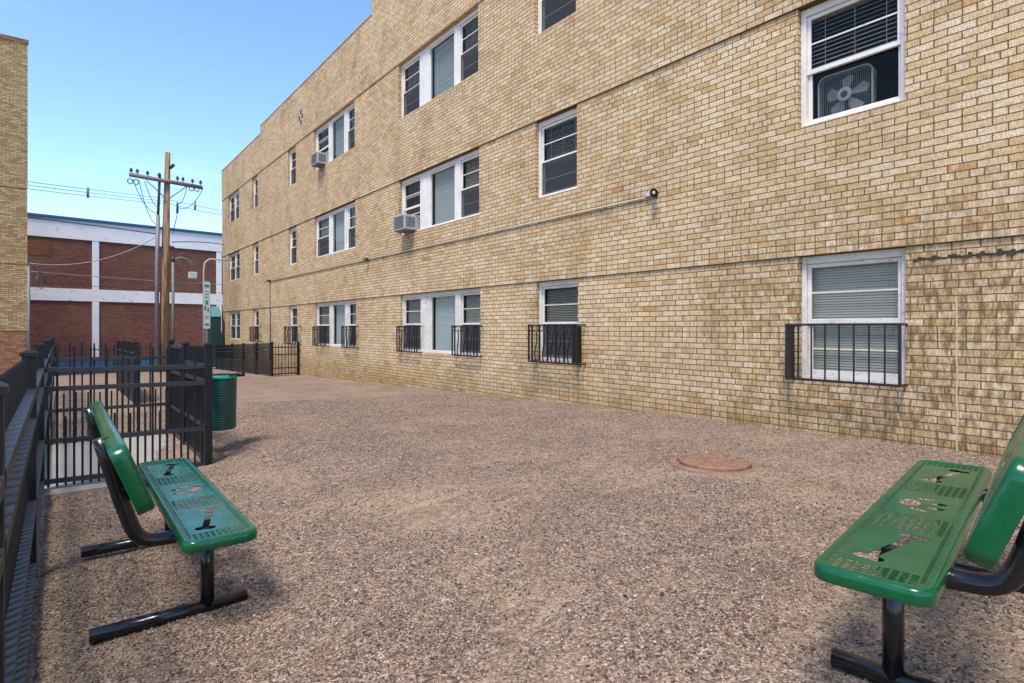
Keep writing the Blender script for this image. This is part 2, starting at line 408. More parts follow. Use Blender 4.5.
# loose gravel lying on the surface (uncountable)
def pebbles():
    n = 210000
    # sample in view-ish polar coordinates so that density is higher close by
    th0 = R(37.99)
    rr = 1.5 + (11.5-1.5) * rng.random(n*2)**.85
    an = th0 + R(50) * (rng.random(n*2)*2-1)
    x = rr*np.sin(an); y = rr*np.cos(an)
    nz = np.sin(x*1.9+np.sin(y*2.3)*1.4)*np.cos(y*1.6+np.sin(x*1.2)*1.7)+.6*np.sin(x*4.7+y*3.9)*np.sin(y*5.3-x*3.1)
    keep = (rng.random(n*2) < np.clip(.62+.45*nz+.35*np.clip(1.6-x,0,1), .10, 1)) & (x > -1.2) & (x < W-.03) & (y > -1.5)
    keep &= ~((x > -.16) & (x < 1.2) & (y > 6.1) & (y < 8.62))
    keep &= np.hypot(x-4.275, y-2.75) > .36
    x = x[keep][:n]; y = y[keep][:n]; n = len(x)
    s = .0024 + .0040*rng.random(n)**2.2
    s *= np.where(rng.random(n) < .04, 1.5, 1)
    s = s*(1+.05*np.hypot(x,y))
    z = ground(x, y) + bump_at(x, y) + s*.25
    base = np.array([(1,0,0),(.2,.95,.1),(-1,.1,0),(-.1,-1,0),(.1,.1,.75),(0,0,-.7)])
    F = np.array([(0,1,4),(1,2,4),(2,3,4),(3,0,4),(1,0,5),(2,1,5),(3,2,5),(0,3,5)])
    V = np.repeat(base[None], n, 0) + .28*(rng.random((n,6,3))-.5)
    V[:,:,0] *= (.75+.6*rng.random(n))[:,None]
    a = rng.random(n)*2*math.pi; ca, sa = np.cos(a)[:,None], np.sin(a)[:,None]
    vx = V[:,:,0]*ca - V[:,:,1]*sa; vy = V[:,:,0]*sa + V[:,:,1]*ca
    tl = (rng.random(n)-.5)[:,None]*.8; vz = V[:,:,2] + vx*tl
    P = np.stack([x[:,None]+vx*s[:,None], y[:,None]+vy*s[:,None], z[:,None]+vz*s[:,None]], 2).reshape(-1,3)
    FF = (F[None] + (np.arange(n)*6)[:,None,None]).reshape(-1,3)
    me = bpy.data.meshes.new('loose_gravel')
    me.vertices.add(len(P)); me.vertices.foreach_set('co', P.ravel().astype(np.float32))
    me.loops.add(len(FF)*3); me.loops.foreach_set('vertex_index', FF.ravel().astype(np.int32))
    me.polygons.add(len(FF)); me.polygons.foreach_set('loop_start', (np.arange(len(FF))*3).astype(np.int32))
    me.update(calc_edges=True); me.validate()
    me.materials.append(M['pebble'])
    return struct(link('loose_gravel', me, loc=(0,0,0)), 'stuff')
pebbles()

# concrete pad inside the gated entry
mb = MB(); 
for (x0, x1, y0, y1) in ((-.16, 1.2, 6.10, 8.65),):
    n = 8
    for i in range(n):
        ya = y0+(y1-y0)*i/n; yb = y0+(y1-y0)*(i+1)/n
    zt = g(.5, 7.3) + .035
    mb.box((x0, y0, zt-.25), (x1, y1, zt), .012)
struct(mb.build('concrete_pad', M['concrete'], origin=(.5,7.3,zt-.05)))

# ------------------------------------------------------------------ the long yellow brick building
L = [.785, 3.52, 6.30]                      # heads of the three rows of windows
OFF = [0, .022, .044, .066]                 # each band stands a little proud of the one below
FAR, NEAR = 31.73, -9.0
B = thing('brick_apartment_building', 'long three storey apartment building of pale yellow brick with white windows', 'building', (W, 0, BASEZ))
WIN = []                                    # y0,y1,zs,zh,type
for k in range(3):
    zh = L[k]; zs = [-.565, 2.20, 4.98][k]
    WIN += [(2.08,3.11,zs,zh,'single',k,0), (6.58,7.59,zs,zh,'single',k,1), (9.28,12.63,zs,zh,'triple',k,2), (15.26,18.52,zs,zh,'triple',k,3),
            (20.29,21.18,zs,zh,'single',k,4), (25.15,26.04,zs,zh,'single',k,5), (28.27,30.43,zs,zh,'double',k,6)]
def wall_mesh():
    mb = MB()
    ybr = sorted({NEAR, FAR, 24.66, 14.1} | {w[0] for w in WIN} | {w[1] for w in WIN})
    def roof(y): return 7.78 if y > 24.66 else (8.10 if y > 14.1 else 8.66)
    zbase = -3.0
    bands = [(zbase, L[0], 0), (L[0], L[1], 1), (L[1], L[2], 2), (L[2], None, 3)]
    for (z0, z1, k) in bands:
        x = W - OFF[k]
        zl = sorted({z0} | ({z1} if z1 else set()) | {w[2] for w in WIN if z1 and z0 < w[2] < z1})
        for a, b in zip(ybr[:-1], ybr[1:]):
            zz = zl if z1 else [z0, roof((a+b)/2)]
            for c, d in zip(zz[:-1], zz[1:]):
                ym = (a+b)/2; zm = (c+d)/2
                if any(w[0] < ym < w[1] and w[2] < zm < w[3] for w in WIN): continue
                mb.add([(x,b,c),(x,a,c),(x,a,d),(x,b,d)], [(0,1,2,3)])
        # little shelf under each band
        if k: 
            xb = W - OFF[k-1]
            mb.add([(x,NEAR,z0),(x,FAR,z0),(xb,FAR,z0),(xb,NEAR,z0)], [(0,3,2,1)])
            for a, b in zip(ybr[:-1], ybr[1:]): pass
        zt = z1 if z1 else 7.78
        mb.add([(x,FAR,z0),(x,FAR,zt),(20,FAR,zt),(20,FAR,z0)], [(0,1,2,3)])
        zt = z1 if z1 else 8.66
        mb.add([(x,NEAR,z0),(x,NEAR,zt),(20,NEAR,zt),(20,NEAR,z0)], [(0,3,2,1)])
    # reveals
    for (y0,y1,zs,zh,t,k,i) in WIN:
        x0 = W - OFF[k]; x1 = W + .19
        mb.add([(x0,y0,zs),(x1,y0,zs),(x1,y0,zh),(x0,y0,zh)], [(0,3,2,1)])
        mb.add([(x0,y1,zs),(x1,y1,zs),(x1,y1,zh),(x0,y1,zh)], [(0,1,2,3)])
        mb.add([(x0,y0,zs),(x1,y0,zs),(x1,y1,zs),(x0,y1,zs)], [(0,1,2,3)])
        mb.add([(x0,y0,zh),(x1,y0,zh),(x1,y1,zh),(x0,y1,zh)], [(0,3,2,1)])
    # back wall, parapet tops and inner parapet faces
    x = W - OFF[3]
    for (a, b) in ((NEAR, 14.1), (14.1, 24.66), (24.66, FAR)):
        h = roof((a+b)/2)
        mb.add([(x,a,h),(x+.35,a,h),(x+.35,b,h),(x,b,h)], [(0,1,2,3)])
        mb.add([(x+.35,a,7.3),(x+.35,b,7.3),(x+.35,b,h),(x+.35,a,h)], [(0,1,2,3)])
    for (y, za, zb) in ((14.1, 8.10, 8.66), (24.66, 7.78, 8.10)):
        mb.add([(x,y,za),(x+.35,y,za),(x+.35,y,zb),(x,y,zb)], [(0,1,2,3)])
    mb.add([(20,NEAR,zbase),(20,FAR,zbase),(20,FAR,7.78),(20,NEAR,7.78)], [(0,1,2,3)])
    return mb
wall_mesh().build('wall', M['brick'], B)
mb = MB(); mb.add([(W,NEAR,7.4),(20,NEAR,7.4),(20,FAR,7.4),(W,FAR,7.4)], [(0,1,2,3)]); mb.build('roof', M['roof'], B)
mb = MB()
x = W - OFF[3]
for (a, b, h) in ((NEAR, 14.1, 8.66), (14.1, 24.66, 8.10), (24.66, FAR, 7.78)):
    mb.box((x-.012, a-.01 if a > 0 else a, h+.002), (x+.36, b+.012, h+.05), .006)
mb.build('coping', plain('worn_coping', (.40,.25,.12), .9, var=.3, scale=4, dirt=((.16,.12,.08), 5, .55)), B)
mb = MB()                                    # rooms behind the windows
for zf in (-.95, 1.85, 4.65, 7.35): mb.add([(W+.19,NEAR+.05,zf),(19.9,NEAR+.05,zf),(19.9,FAR-.05,zf),(W+.19,FAR-.05,zf)], [(0,1,2,3)])
mb.add([(W+3,NEAR+.05,-.95),(W+3,FAR-.05,-.95),(W+3,FAR-.05,7.35),(W+3,NEAR+.05,7.35)], [(0,1,2,3)])
for yy in (0, 5, 8.4, 14, 19.4, 23, 27.2): mb.add([(W+.19,yy,-.95),(W+3,yy,-.95),(W+3,yy,7.35),(W+.19,yy,7.35)], [(0,1,2,3)])
mb.build('interior', M['floor'], B)

def frame_rect(mb, x0, x1, y0, y1, z0, z1, t, tb=None, tt=None, c=.004):
    tb = tb or t; tt = tt or t
    mb.box((x0,y0,z0),(x1,y0+t,z1), c); mb.box((x0,y1-t,z0),(x1,y1,z1), c)
    mb.box((x0+.001,y0+t,z0),(x1,y1-t,z0+tb), c); mb.box((x0+.001,y0+t,z1-tt),(x1,y1-t,z1), c)
def pane(mb, x, y0, y1, z0, z1): mb.add([(x,y1,z0),(x,y0,z0),(x,y0,z1),(x,y1,z1)], [(0,1,2,3)])
def blind(x, y0, y1, z0, z1, closed, mat, parent, pitch=.028):
    mb = MB(); n = int((z1-z0)/pitch); w = pitch*.93
    for i in range(n):
        z = z1 - .03 - i*pitch; tl = closed + random.uniform(-.06, .06)
        dx = w*.5*math.cos(tl); dz = w*.5*math.sin(tl); sg = random.uniform(-.0015,.0015)
        mb.add([(x-dx,y0,z-dz+sg),(x+dx,y0,z+dz+sg),(x+dx,y1,z+dz),(x-dx,y1,z-dz)], [(0,1,2,3)])
    mb.box((x-.015,y0,z1-.03),(x+.02,y1,z1))
    k = max(2, int((y1-y0)/.35)+1)
    for j in range(k):
        yy = y0 + (y1-y0)*(j+.5)/k
        mb.box((x-.017,yy-.0025,z0+.01),(x-.0155,yy+.0025,z1-.03))
    return mb.build('blind', mat, parent)
def sash_pair(wo, y0, y1, zs, zh, xf, opts, wht):
    """double hung: upper sash in front, lower behind; each split by one bar"""
    zm = zs + (zh-zs)*.48
    t = .042
    u = MB(); frame_rect(u, xf+.030, xf+.058, y0, y1, zm-.02, zh, t, .05, .045)
    u.box((xf+.040, y0+t, (zm+zh)/2-.008), (xf+.052, y1-t, (zm+zh)/2+.008))
    us = u.build('sash', wht, wo)
    gl = MB(); pane(gl, xf+.046, y0+t, y1-t, zm+.03, zh-.045); gl.build('glass_pane', M['glass'], wo)
    lo = MB()
    top = zm+.03 if 'open' not in opts else zm+.3
    zb = zs if 'open' not in opts else zs+.28
    frame_rect(lo, xf+.060, xf+.088, y0, y1, zb, top, t, .06, .045)
    if 'plain' not in opts: lo.box((xf+.070, y0+t, (zb+zm)/2-.008), (xf+.082, y1-t, (zb+zm)/2+.008))
    lo.build('sash', wht, wo)
    gl = MB(); pane(gl, xf+.076, y0+t, y1-t, zb+.06, top-.045); gl.build('glass_pane', M['glass'], wo)
    if 'noscreen' not in opts:
        sc = MB(); sc.add([(xf+.022,y0+.01,zs+.01),(xf+.022,y1-.01,zs+.01),(xf+.022,y1-.01,zm),(xf+.022,y0+.01,zm)], [(0,3,2,1)]); sc.build('insect_screen', M['screen'], wo)
        fr = MB(); frame_rect(fr, xf+.012, xf+.028, y0+.002, y1-.002, zs+.002, zm+.012, .018); fr.build('screen_frame', wht, wo)
    if 'bare' not in opts:
        a = opts.get('drop', 1.0)
        blind(xf+.125, y0+.012, y1-.012, zh-(zh-zs)*a+.0, zh-.01, opts.get('closed', .75), opts.get('mat', M['blind']), wo, opts.get('pitch', .028))
def window(y0, y1, zs, zh, typ, k, i):
    wht = M['white'] if k else M['white_old']
    xf = W + .060 - OFF[k]*.6
    mb = MB(); c = .055; hd = .085
    ob = {}
    if typ == 'single': divs = [(y0, y1)]; mull = []
    elif typ == 'double':
        m = (y0+y1)/2; divs = [(y0, m-.05), (m+.05, y1)]; mull = [(m-.05, m+.05)]
    else:
        if i == 2: a, b, cc, d = 10.08, 10.27, 11.32, 11.74
        else: a, b, cc, d = 15.97, 16.20, 17.2, 17.42
        divs = [(y0, a), (b, cc), (d, y1)]; mull = [(a, b), (cc, d)]
    # casing
    mb.box((xf, y0+.002, zs+.002), (xf+.09, y0+c, zh-.003), .004); mb.box((xf, y1-c, zs+.002), (xf+.09, y1-.002, zh-.003), .004)
    mb.box((xf+.002, y0+c, zh-hd), (xf+.09, y1-c, zh-.003), .004)
    mb.box((xf-.025, y0+c, zs+.002), (xf+.09, y1-c, zs+.038), .004)
    for (a, b) in mull:
        mb.box((xf+.002, a-.012, zs+.038), (xf+.09, b+.012, zh-hd), .004)
        mb.box((xf-.012, (a+b)/2-.03, zs+.038), (xf+.002, (a+b)/2+.03, zh-hd), .003)
    wo = mb.build('window', wht, B)
    z0, z1 = zs+.038, zh-hd
    if typ == 'single':
        opts = {'closed': .7}
        if (k, i) == (0, 0): opts = {'closed': 1.25, 'noscreen': 1}
        if (k, i) == (1, 0): opts = {'closed': .62, 'noscreen': 1, 'drop': .50, 'plain': 1, 'pitch': .046}
        if (k, i) == (1, 5): opts = {'bare': 1}
        if (k, i) == (2, 1): opts = {'drop': .5, 'closed': .4}
        sash_pair(wo, y0+c, y1-c, z0, z1, xf, opts, wht)
    elif typ == 'double':
        for (a, b) in divs: sash_pair(wo, a+(c if a == y0 else .0), b-(c if b == y1 else .0), z0, z1, xf, {'closed': .9, 'drop': .6}, wht)
    else:
        for j, (a, b) in enumerate(divs):
            if j == 1:
                p = MB(); frame_rect(p, xf+.02, xf+.05, a+.012, b-.012, z0, z1, .03); p.build('sash', wht, wo)
                gl = MB(); pane(gl, xf+.036, a+.04, b-.04, z0+.03, z1-.03); gl.build('glass_pane', M['glass'], wo)
                blind(xf+.12, a+.04, b-.04, z0, z1-.01, 1.2, M['blind_c'], wo, .025)
            else:
                opts = {'closed': 1.0, 'drop': .75 if k == 2 else 1.0}
                if (k, i, j) in ((1, 2, 2), (2, 3, 2)): opts = {'open': 1, 'noscreen': 1, 'closed': .8}
                lo = a + (c if j == 0 else .012); hi = b - (c if j == 2 else .012)
                sash_pair(wo, lo, hi, z0, z1, xf, opts, wht)
for w in WIN: window(*w)

# iron guards over the ground floor sashes
def guard(y0, y1, z0=-.56, z1=.028, dep=.17, scroll=False, panel=None, n=7, label=None, bar=.0065):
    xo = W - dep; mb = MB(); r = .011
    mb.box((xo-.012, y0, z1-.012), (xo+.014, y1, z1+.012), .003); mb.box((xo-.012, y0, z0-.012), (xo+.014, y1, z0+.012), .003)
    for y in (y0, y1):
        yy = y+.012 if y == y0 else y-.012
        mb.box((xo+.014, yy-.011, z1-.011), (W+.02, yy+.011, z1+.011), .002); mb.box((xo+.014, yy-.011, z0-.011), (W+.02, yy+.011, z0+.011), .002)
        mb.box((xo-.011, yy-.011, z0+.012), (xo+.013, yy+.011, z1-.012))
    o = mb.build('window_guard', M['black'], B)
    if label: o['label'] = label
    bb = MB()
    for j in range(1, n):
        y = y0 + (y1-y0)*j/n
        if scroll and j % 2 == 0:
            pts = []
            for q in range(13):
                t = q/12; pts.append((xo, y + .028*math.sin(t*2*math.pi), z0 + (z1-z0-.09)*t))
            bb.tube(pts, bar, 5)
        else: bb.box((xo-bar, y-bar, z0+.012), (xo+bar, y+bar, z1-.012))
    bb.build('guard_bars', M['black'], o)
    if scroll:
        rb = MB(); 
        for j in range(n):
            y = y0 + (y1-y0)*(j+.5)/n; rad = min(.036, (y1-y0)/n*.42)
            rb.tube([(xo, y+rad*math.cos(q*math.pi/6), z1-.055+rad*math.sin(q*math.pi/6)) for q in range(13)], .005, 5)
        rb.box((xo-.005, y0+.012, z1-.105), (xo+.006, y1-.012, z1-.095))
        rb.build('scrollwork', M['black'], o)
    if panel is not None:
        pb = MB(); yy = panel
        pb.box((xo+.0145, yy-.006, z0+.014), (W-.003, yy+.006, z1-.014), .002); pb.build('side_panel', M['black'], o)
    return o
guard(2.06, 3.17, z0=-.555, z1=.03, dep=.175, n=8, panel=3.158, label='plain black guard of upright bars with a solid side panel')
guard(6.40, 7.58, z0=-.57, z1=.04, dep=.19, scroll=True, n=12, panel=6.5, label='black scrolled guard across a whole single window', bar=.011)
guard(9.20, 10.12, dep=.12, scroll=True, n=8, bar=.011); guard(11.58, 12.58, dep=.12, scroll=True, n=8, bar=.011)
guard(15.05, 16.0, dep=.12, scroll=True, n=8, bar=.012); guard(17.25, 18.38, dep=.12, scroll=True, n=8, bar=.012)
guard(19.8, 21.25, dep=.15, scroll=True, n=8, bar=.013); guard(24.6, 25.95, dep=.15, scroll=True, n=8, bar=.013)

# broken tar line, cream drip and the cross-shaped vent
mb = MB(); ys_ = np.arange(-.6, 2.03, .03)
for a, b in zip(ys_[:-1], ys_[1:]):
    th = random.choice((.010,.018,.03,.048))*random.uniform(.7,1.2) ; zc = .672 + random.uniform(-.008,.008) - (.02 if a > 1 else 0)
    mb.box((W-.006-.006*random.random(), a, zc-th/2), (W+.01, b, zc+th/2))
o = mb.build('tar_line', M['tar'], B); o['label'] = 'crusty black line of old tar near the right edge'
mb = MB(); z = -1.2
while z < .2:
    dz = .06; mb.box((W-.003, 1.665+.003*math.sin(z*17), z), (W+.01, 1.679+.003*math.sin(z*17), z+dz-.002)); z += dz
mb.build('paint_drip', M['drip'], B)
mb = MB()
for dy, dz in ((0, .16), (0, -.16), (.16, 0), (-.16, 0)): mb.box((W-.075, 19.68+dy-.065, 7.06+dz-.07), (W-.05, 19.68+dy+.065, 7.06+dz+.07), .004)
o = mb.build('wall_vent', M['wire'], B); o['label'] = 'four small dark openings set in a cross'

# air conditioners
def ac(yc, z0, label):
    xw = W - .01
    t = thing('air_conditioner', label, 'air conditioner', (xw-.2, yc, z0), group='air conditioners in upper windows')
    x0 = W-.31; x1 = W+.10; y0 = yc-.26; y1 = yc+.26; z1 = z0+.34
    mb = MB(); mb.box((x0,y0,z0),(x1,y1,z1), .012); mb.build('housing', M['acg'], t)
    mb = MB(); 
    for j in range(9):
        zz = z0+.04+j*.032; mb.box((x0-.004,y0+.03,zz),(x0+.004,y1-.03,zz+.018))
    mb.build('rear_grille', M['rubber'], t)
    for s, yy in ((-1,y0),(1,y1)):
        mb = MB()
        for j in range(7): mb.box((x0+.06+j*.032, yy-.004, z0+.06),(x0+.078+j*.032, yy+.004, z1-.05))
        mb.build('side_louvre', M['rubber'], t)
    mb = MB(); mb.tube([(x0+.08, yc, z0-.005), (W-.05, yc, z0-.16)], .012, 6); mb.box((x0+.02, yc-.2, z0-.025),(W-.05, yc+.2, z0-.002), .003); mb.build('bracket', M['metal'], t)
ac(12.10, 2.235, 'grey air conditioner sticking out of a second floor window with a long stain below')
ac(17.72, 4.99, 'grey air conditioner sticking out of a top floor window')

# box fan behind the open lower sash
def fan():
    yc = 2.70; zb = 2.245; x = W+.165; w = .27; hgt = .50
    t = thing('box_fan', 'square box fan with rounded corners standing in the large second floor window', 'fan', (x, yc, zb))
    def rr(y, z, r, n=6):
        pts = []
        for cx_, cz_, a0 in ((yc+w-r, zb+hgt-r, 0), (yc-w+r, zb+hgt-r, 90), (yc-w+r, zb+r, 180), (yc+w-r, zb+r, 270)):
            for q in range(n+1):
                a = R(a0+90*q/n); pts.append((x, cx_+r*math.cos(a), cz_+r*math.sin(a)))
        return pts
    pts = rr(0,0,.08); mb = MB(); mb.tube(pts+[pts[0]], .011, 6, cap=False)
    pts2 = [(p[0]+.1,p[1],p[2]) for p in pts]; n = len(pts)
    mb.add(pts+pts2, [(i,(i+1)%n,n+(i+1)%n,n+i) for i in range(n)]); mb.build('case', M['fanw'], t)
    mb = MB()
    for j in range(27):
        yy = yc-w+.012+j*(2*w-.024)/26; mb.box((x-.002,yy-.0014,zb+.02),(x+.002,yy+.0014,zb+hgt-.02))
    mb.build('grille', M['fanw'], t)
    mb = MB(); mb.lathe((x-.012,yc,zb+hgt/2),[(.075,0.01),(.075,0),(.06,-.004)], 20, 'x'); mb.build('hub', M['fanw'], t)
    mb = MB(); mb.lathe((x-.018,yc,zb+hgt/2),[(.036,0.002),(.036,0)], 14, 'x'); mb.build('badge', M['rubber'], t)
    for q in range(5):
        a = R(72*q+20); mb = MB(); P = []
        for (r_, da, dx) in ((.05,-.35,.03),(.12,-.42,.05),(.2,-.36,.06),(.225,0,.05),(.2,.34,.03),(.12,.36,.02),(.05,.3,.02)):
            P.append((x+.02+dx, yc+r_*math.cos(a+da), zb+hgt/2+r_*math.sin(a+da)))
        mb.add(P, [tuple(range(7))]); mb.build('blade', M['fanw'], t)
fan()

# conduit and security lights on the facade
def conduit():
    t = thing('conduit', 'thin painted conduit running along the brick facade above the ground floor', 'conduit', (W-.05, 14, 1.79))
    mb = MB(); mb.tube([(W-.045, 5.2, 1.80), (W-.045, 23.35, 1.79)], .014, 8)
    for y in np.arange(6, 23, 1.5): mb.box((W-.06, y-.012, 1.775),(W-.022, y+.012, 1.815))
    mb.build('pipe', M['conduit'], t)
    mb = MB(); mb.tube([(W-.03, 23.42, 1.74), (W-.03, 23.42, -1.3)], .016, 8); mb.build('pipe', M['wire'], t)
conduit()
def camera_light(y, z, label, s=1.0):
    t = thing('security_light', label, 'light', (W-.022, y, z), group='small dark lights on the facade')
    mb = MB(); mb.lathe((W-.022, y, z), [(.05*s,0),(.05*s,-.04*s),(.04*s,-.05*s)], 16, 'x'); mb.build('base', M['black'], t)
    mb = MB(); mb.tube([(W-.06,y,z),(W-.12*s,y-.02,z+.02)], .014*s, 8); mb.build('arm', M['black'], t)
    mb = MB(); c = Vector((W-.13*s, y-.05*s, z)); d = Vector((-.6,-.55,-.3)).normalized()
    mb.tube([c-d*.05*s, c, c+d*.06*s], [.03*s,.048*s,.055*s], 14); mb.build('lamp_head', M['black'], t)
    mb = MB(); mb.tube([c+d*.061*s, c+d*.066*s], [.022*s,.018*s], 14); mb.build('lens', M['white'], t)
    mb = MB(); mb.box((W-.075*s, y+.05, z-.028),(W-.022, y+.14, z+.028), .006); mb.build('junction_box', M['grey'], t)
camera_light(5.05, 1.83, 'black round security light with grey box at the near end of the conduit')
camera_light(14.41, 1.80, 'small black security light on the conduit below the middle windows', .9)
camera_light(23.4, 1.80, 'dark security light at the far elbow of the conduit', .9)

# ------------------------------------------------------------------ benches
from functools import lru_cache
def rrect(hx, hy, r, n=7):
    r = max(r, .0015); P = []
    for cx_, cy_, a0 in ((hx-r, hy-r, 0), (-hx+r, hy-r, 90), (-hx+r, -hy+r, 180), (hx-r, -hy+r, 270)):
        for q in range(n+1):
            a = R(a0+90*q/n); P.append((cx_+r*math.cos(a), cy_+r*math.sin(a)))
    return P
HX, HY = .148, .915
def slot(cx_, cy_, a, b):
    """rounded slot, half sizes a (x) and b (y)"""
    k = min(a, b)*.5
    return [(cx_+a, cy_-b+k),(cx_+a, cy_+b-k),(cx_+a-k, cy_+b),(cx_-a+k, cy_+b),(cx_-a, cy_+b-k),(cx_-a, cy_-b+k),(cx_-a+k, cy_-b),(cx_+a-k, cy_-b)]
def bone(cy_, ang, ln=.170, w=.014, kr=.024, flip=1):
    P = []
    def arc(x, y, r, a0, a1, n=7):
        for q in range(n+1):
            a = R(a0+(a1-a0)*q/n); P.append((x+r*math.cos(a), y+r*math.sin(a)))
    e = ln-kr; o = kr*.80
    arc(o, e, kr, -102, 130); arc(-o, e, kr, 50, 282); arc(-o, -e, kr, 78, 310); arc(o, -e, kr, 230, 462)
    ca, sa = math.cos(ang), math.sin(ang)
    return [(flip*(x*ca-y*sa), cy_+x*sa+y*ca) for x, y in P]
def ell(x, y, a, b, ang=0, n=14):
    ca, sa = math.cos(ang), math.sin(ang)
    return [(x+a*math.cos(2*math.pi*q/n)*ca-b*math.sin(2*math.pi*q/n)*sa, y+a*math.cos(2*math.pi*q/n)*sa+b*math.sin(2*math.pi*q/n)*ca) for q in range(n)]
def slat_holes():
    H = []
    for sx in (-1, 1):
        for row in (0, 1):
            y = -.845
            while y < .846:
                H.append(slot(sx*(.112-.0*row), y, .0062, .0046)) if row == 0 else None; y += .0155
    for (a, b) in ((-.875, -.79), (-.385, -.185), (.185, .385), (.79, .875)):
        nrow = round((b-a)/.0165); p = (b-a)/nrow
        for i in range(nrow):
            for j in range(9):
                H.append(slot(-.092+j*.023, a+p*(i+.5), .0092, .0056))
    H.append(bone(-.59, -.25)); H.append(bone(.59, -.25))
    # paw print
    H.append(ell(.045, 0, .036, .056))
    for (x, y, an) in ((.004, .090, .5), (-.040, .036, .15), (-.040, -.036, -.15), (.004, -.090, -.5)): H.append(ell(x, y, .030, .018, -an))
    return H
def panel_mesh(name, SK=0.0):
    from mathutils.geometry import delaunay_2d_cdt
    d0 = .026; loops = [rrect(HX-d0, HY-d0, .055-d0)] + slat_holes()
    P = []; E = []
    for lp in loops:
        o = len(P); P += [Vector(p) for p in lp]; E += [(o+i, o+(i+1) % len(lp)) for i in range(len(lp))]
    V2, _, F2, *_r = delaunay_2d_cdt(P, E, [], 1, 1e-6)
    cen = np.array([[(V2[f[0]][q]+V2[f[1]][q]+V2[f[2]][q])/3 for q in (0, 1)] for f in F2])
    inside = np.zeros(len(F2), bool)
    for lp in loops[1:]:
        L_ = np.array(lp); mn, mx = L_.min(0), L_.max(0)
        idx = np.where((cen[:,0] > mn[0]) & (cen[:,0] < mx[0]) & (cen[:,1] > mn[1]) & (cen[:,1] < mx[1]))[0]
        for i in idx:
            x, y = cen[i]; c_ = False; j = len(lp)-1
            for q in range(len(lp)):
                if (lp[q][1] > y) != (lp[j][1] > y) and x < (lp[j][0]-lp[q][0])*(y-lp[q][1])/(lp[j][1]-lp[q][1])+lp[q][0]: c_ = not c_
                j = q
            if c_: inside[i] = True
    F2 = [tuple(f) for f, h_ in zip(F2, inside) if not h_]; nv = len(V2); th = .001
    mb = MB(); mb.v = [(p.x, p.y, th) for p in V2] + [(p.x, p.y, -th) for p in V2]
    top = []
    for f in F2:
        p, q, r_ = (V2[i] for i in f[:3]); ccw = (q-p).cross(r_-p) > 0
        top.append(f if ccw else tuple(reversed(f)))
    mb.f = top + [tuple(i+nv for i in reversed(f)) for f in top]
    cnt = {}
    for f in top:
        for i in range(len(f)): cnt[(f[i], f[(i+1) % len(f)])] = 1
    side = [(b_, a_, a_+nv, b_+nv) for (a_, b_) in cnt if (b_, a_) not in cnt]
    mb.f += side
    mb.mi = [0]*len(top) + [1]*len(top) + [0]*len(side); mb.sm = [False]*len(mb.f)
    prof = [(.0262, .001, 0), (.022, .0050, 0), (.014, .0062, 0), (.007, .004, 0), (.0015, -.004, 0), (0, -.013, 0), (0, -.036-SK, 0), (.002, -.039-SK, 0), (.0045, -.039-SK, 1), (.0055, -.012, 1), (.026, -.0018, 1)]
    rings = [[(x, y, z) for x, y in rrect(HX-d, HY-d, .055-d)] for d, z, _ in prof]
    n = len(rings[0]); vs = [p for r_ in rings for p in r_]
    for i in range(len(rings)-1):
        mb.m = prof[i+1][2]
        mb.add([], [])
        fs = [(i*n+j, i*n+(j+1)%n, (i+1)*n+(j+1)%n, (i+1)*n+j) for j in range(n)]
        o = len(mb.v); 
        mb.add(rings[i]+rings[i+1], [(j, n+j, n+(j+1)%n, (j+1)%n) for j in range(n)], smooth=True)
    mb.m = 0
    me = bpy.data.meshes.new(name); me.from_pydata(mb.v, [], mb.f)
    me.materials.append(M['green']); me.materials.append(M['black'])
    me.polygons.foreach_set('material_index', mb.mi); me.polygons.foreach_set('use_smooth', mb.sm); me.update()
    import bmesh
    bm = bmesh.new(); bm.from_mesh(me); bmesh.ops.remove_doubles(bm, verts=bm.verts, dist=.00008); bm.to_mesh(me); bm.free()
    return me
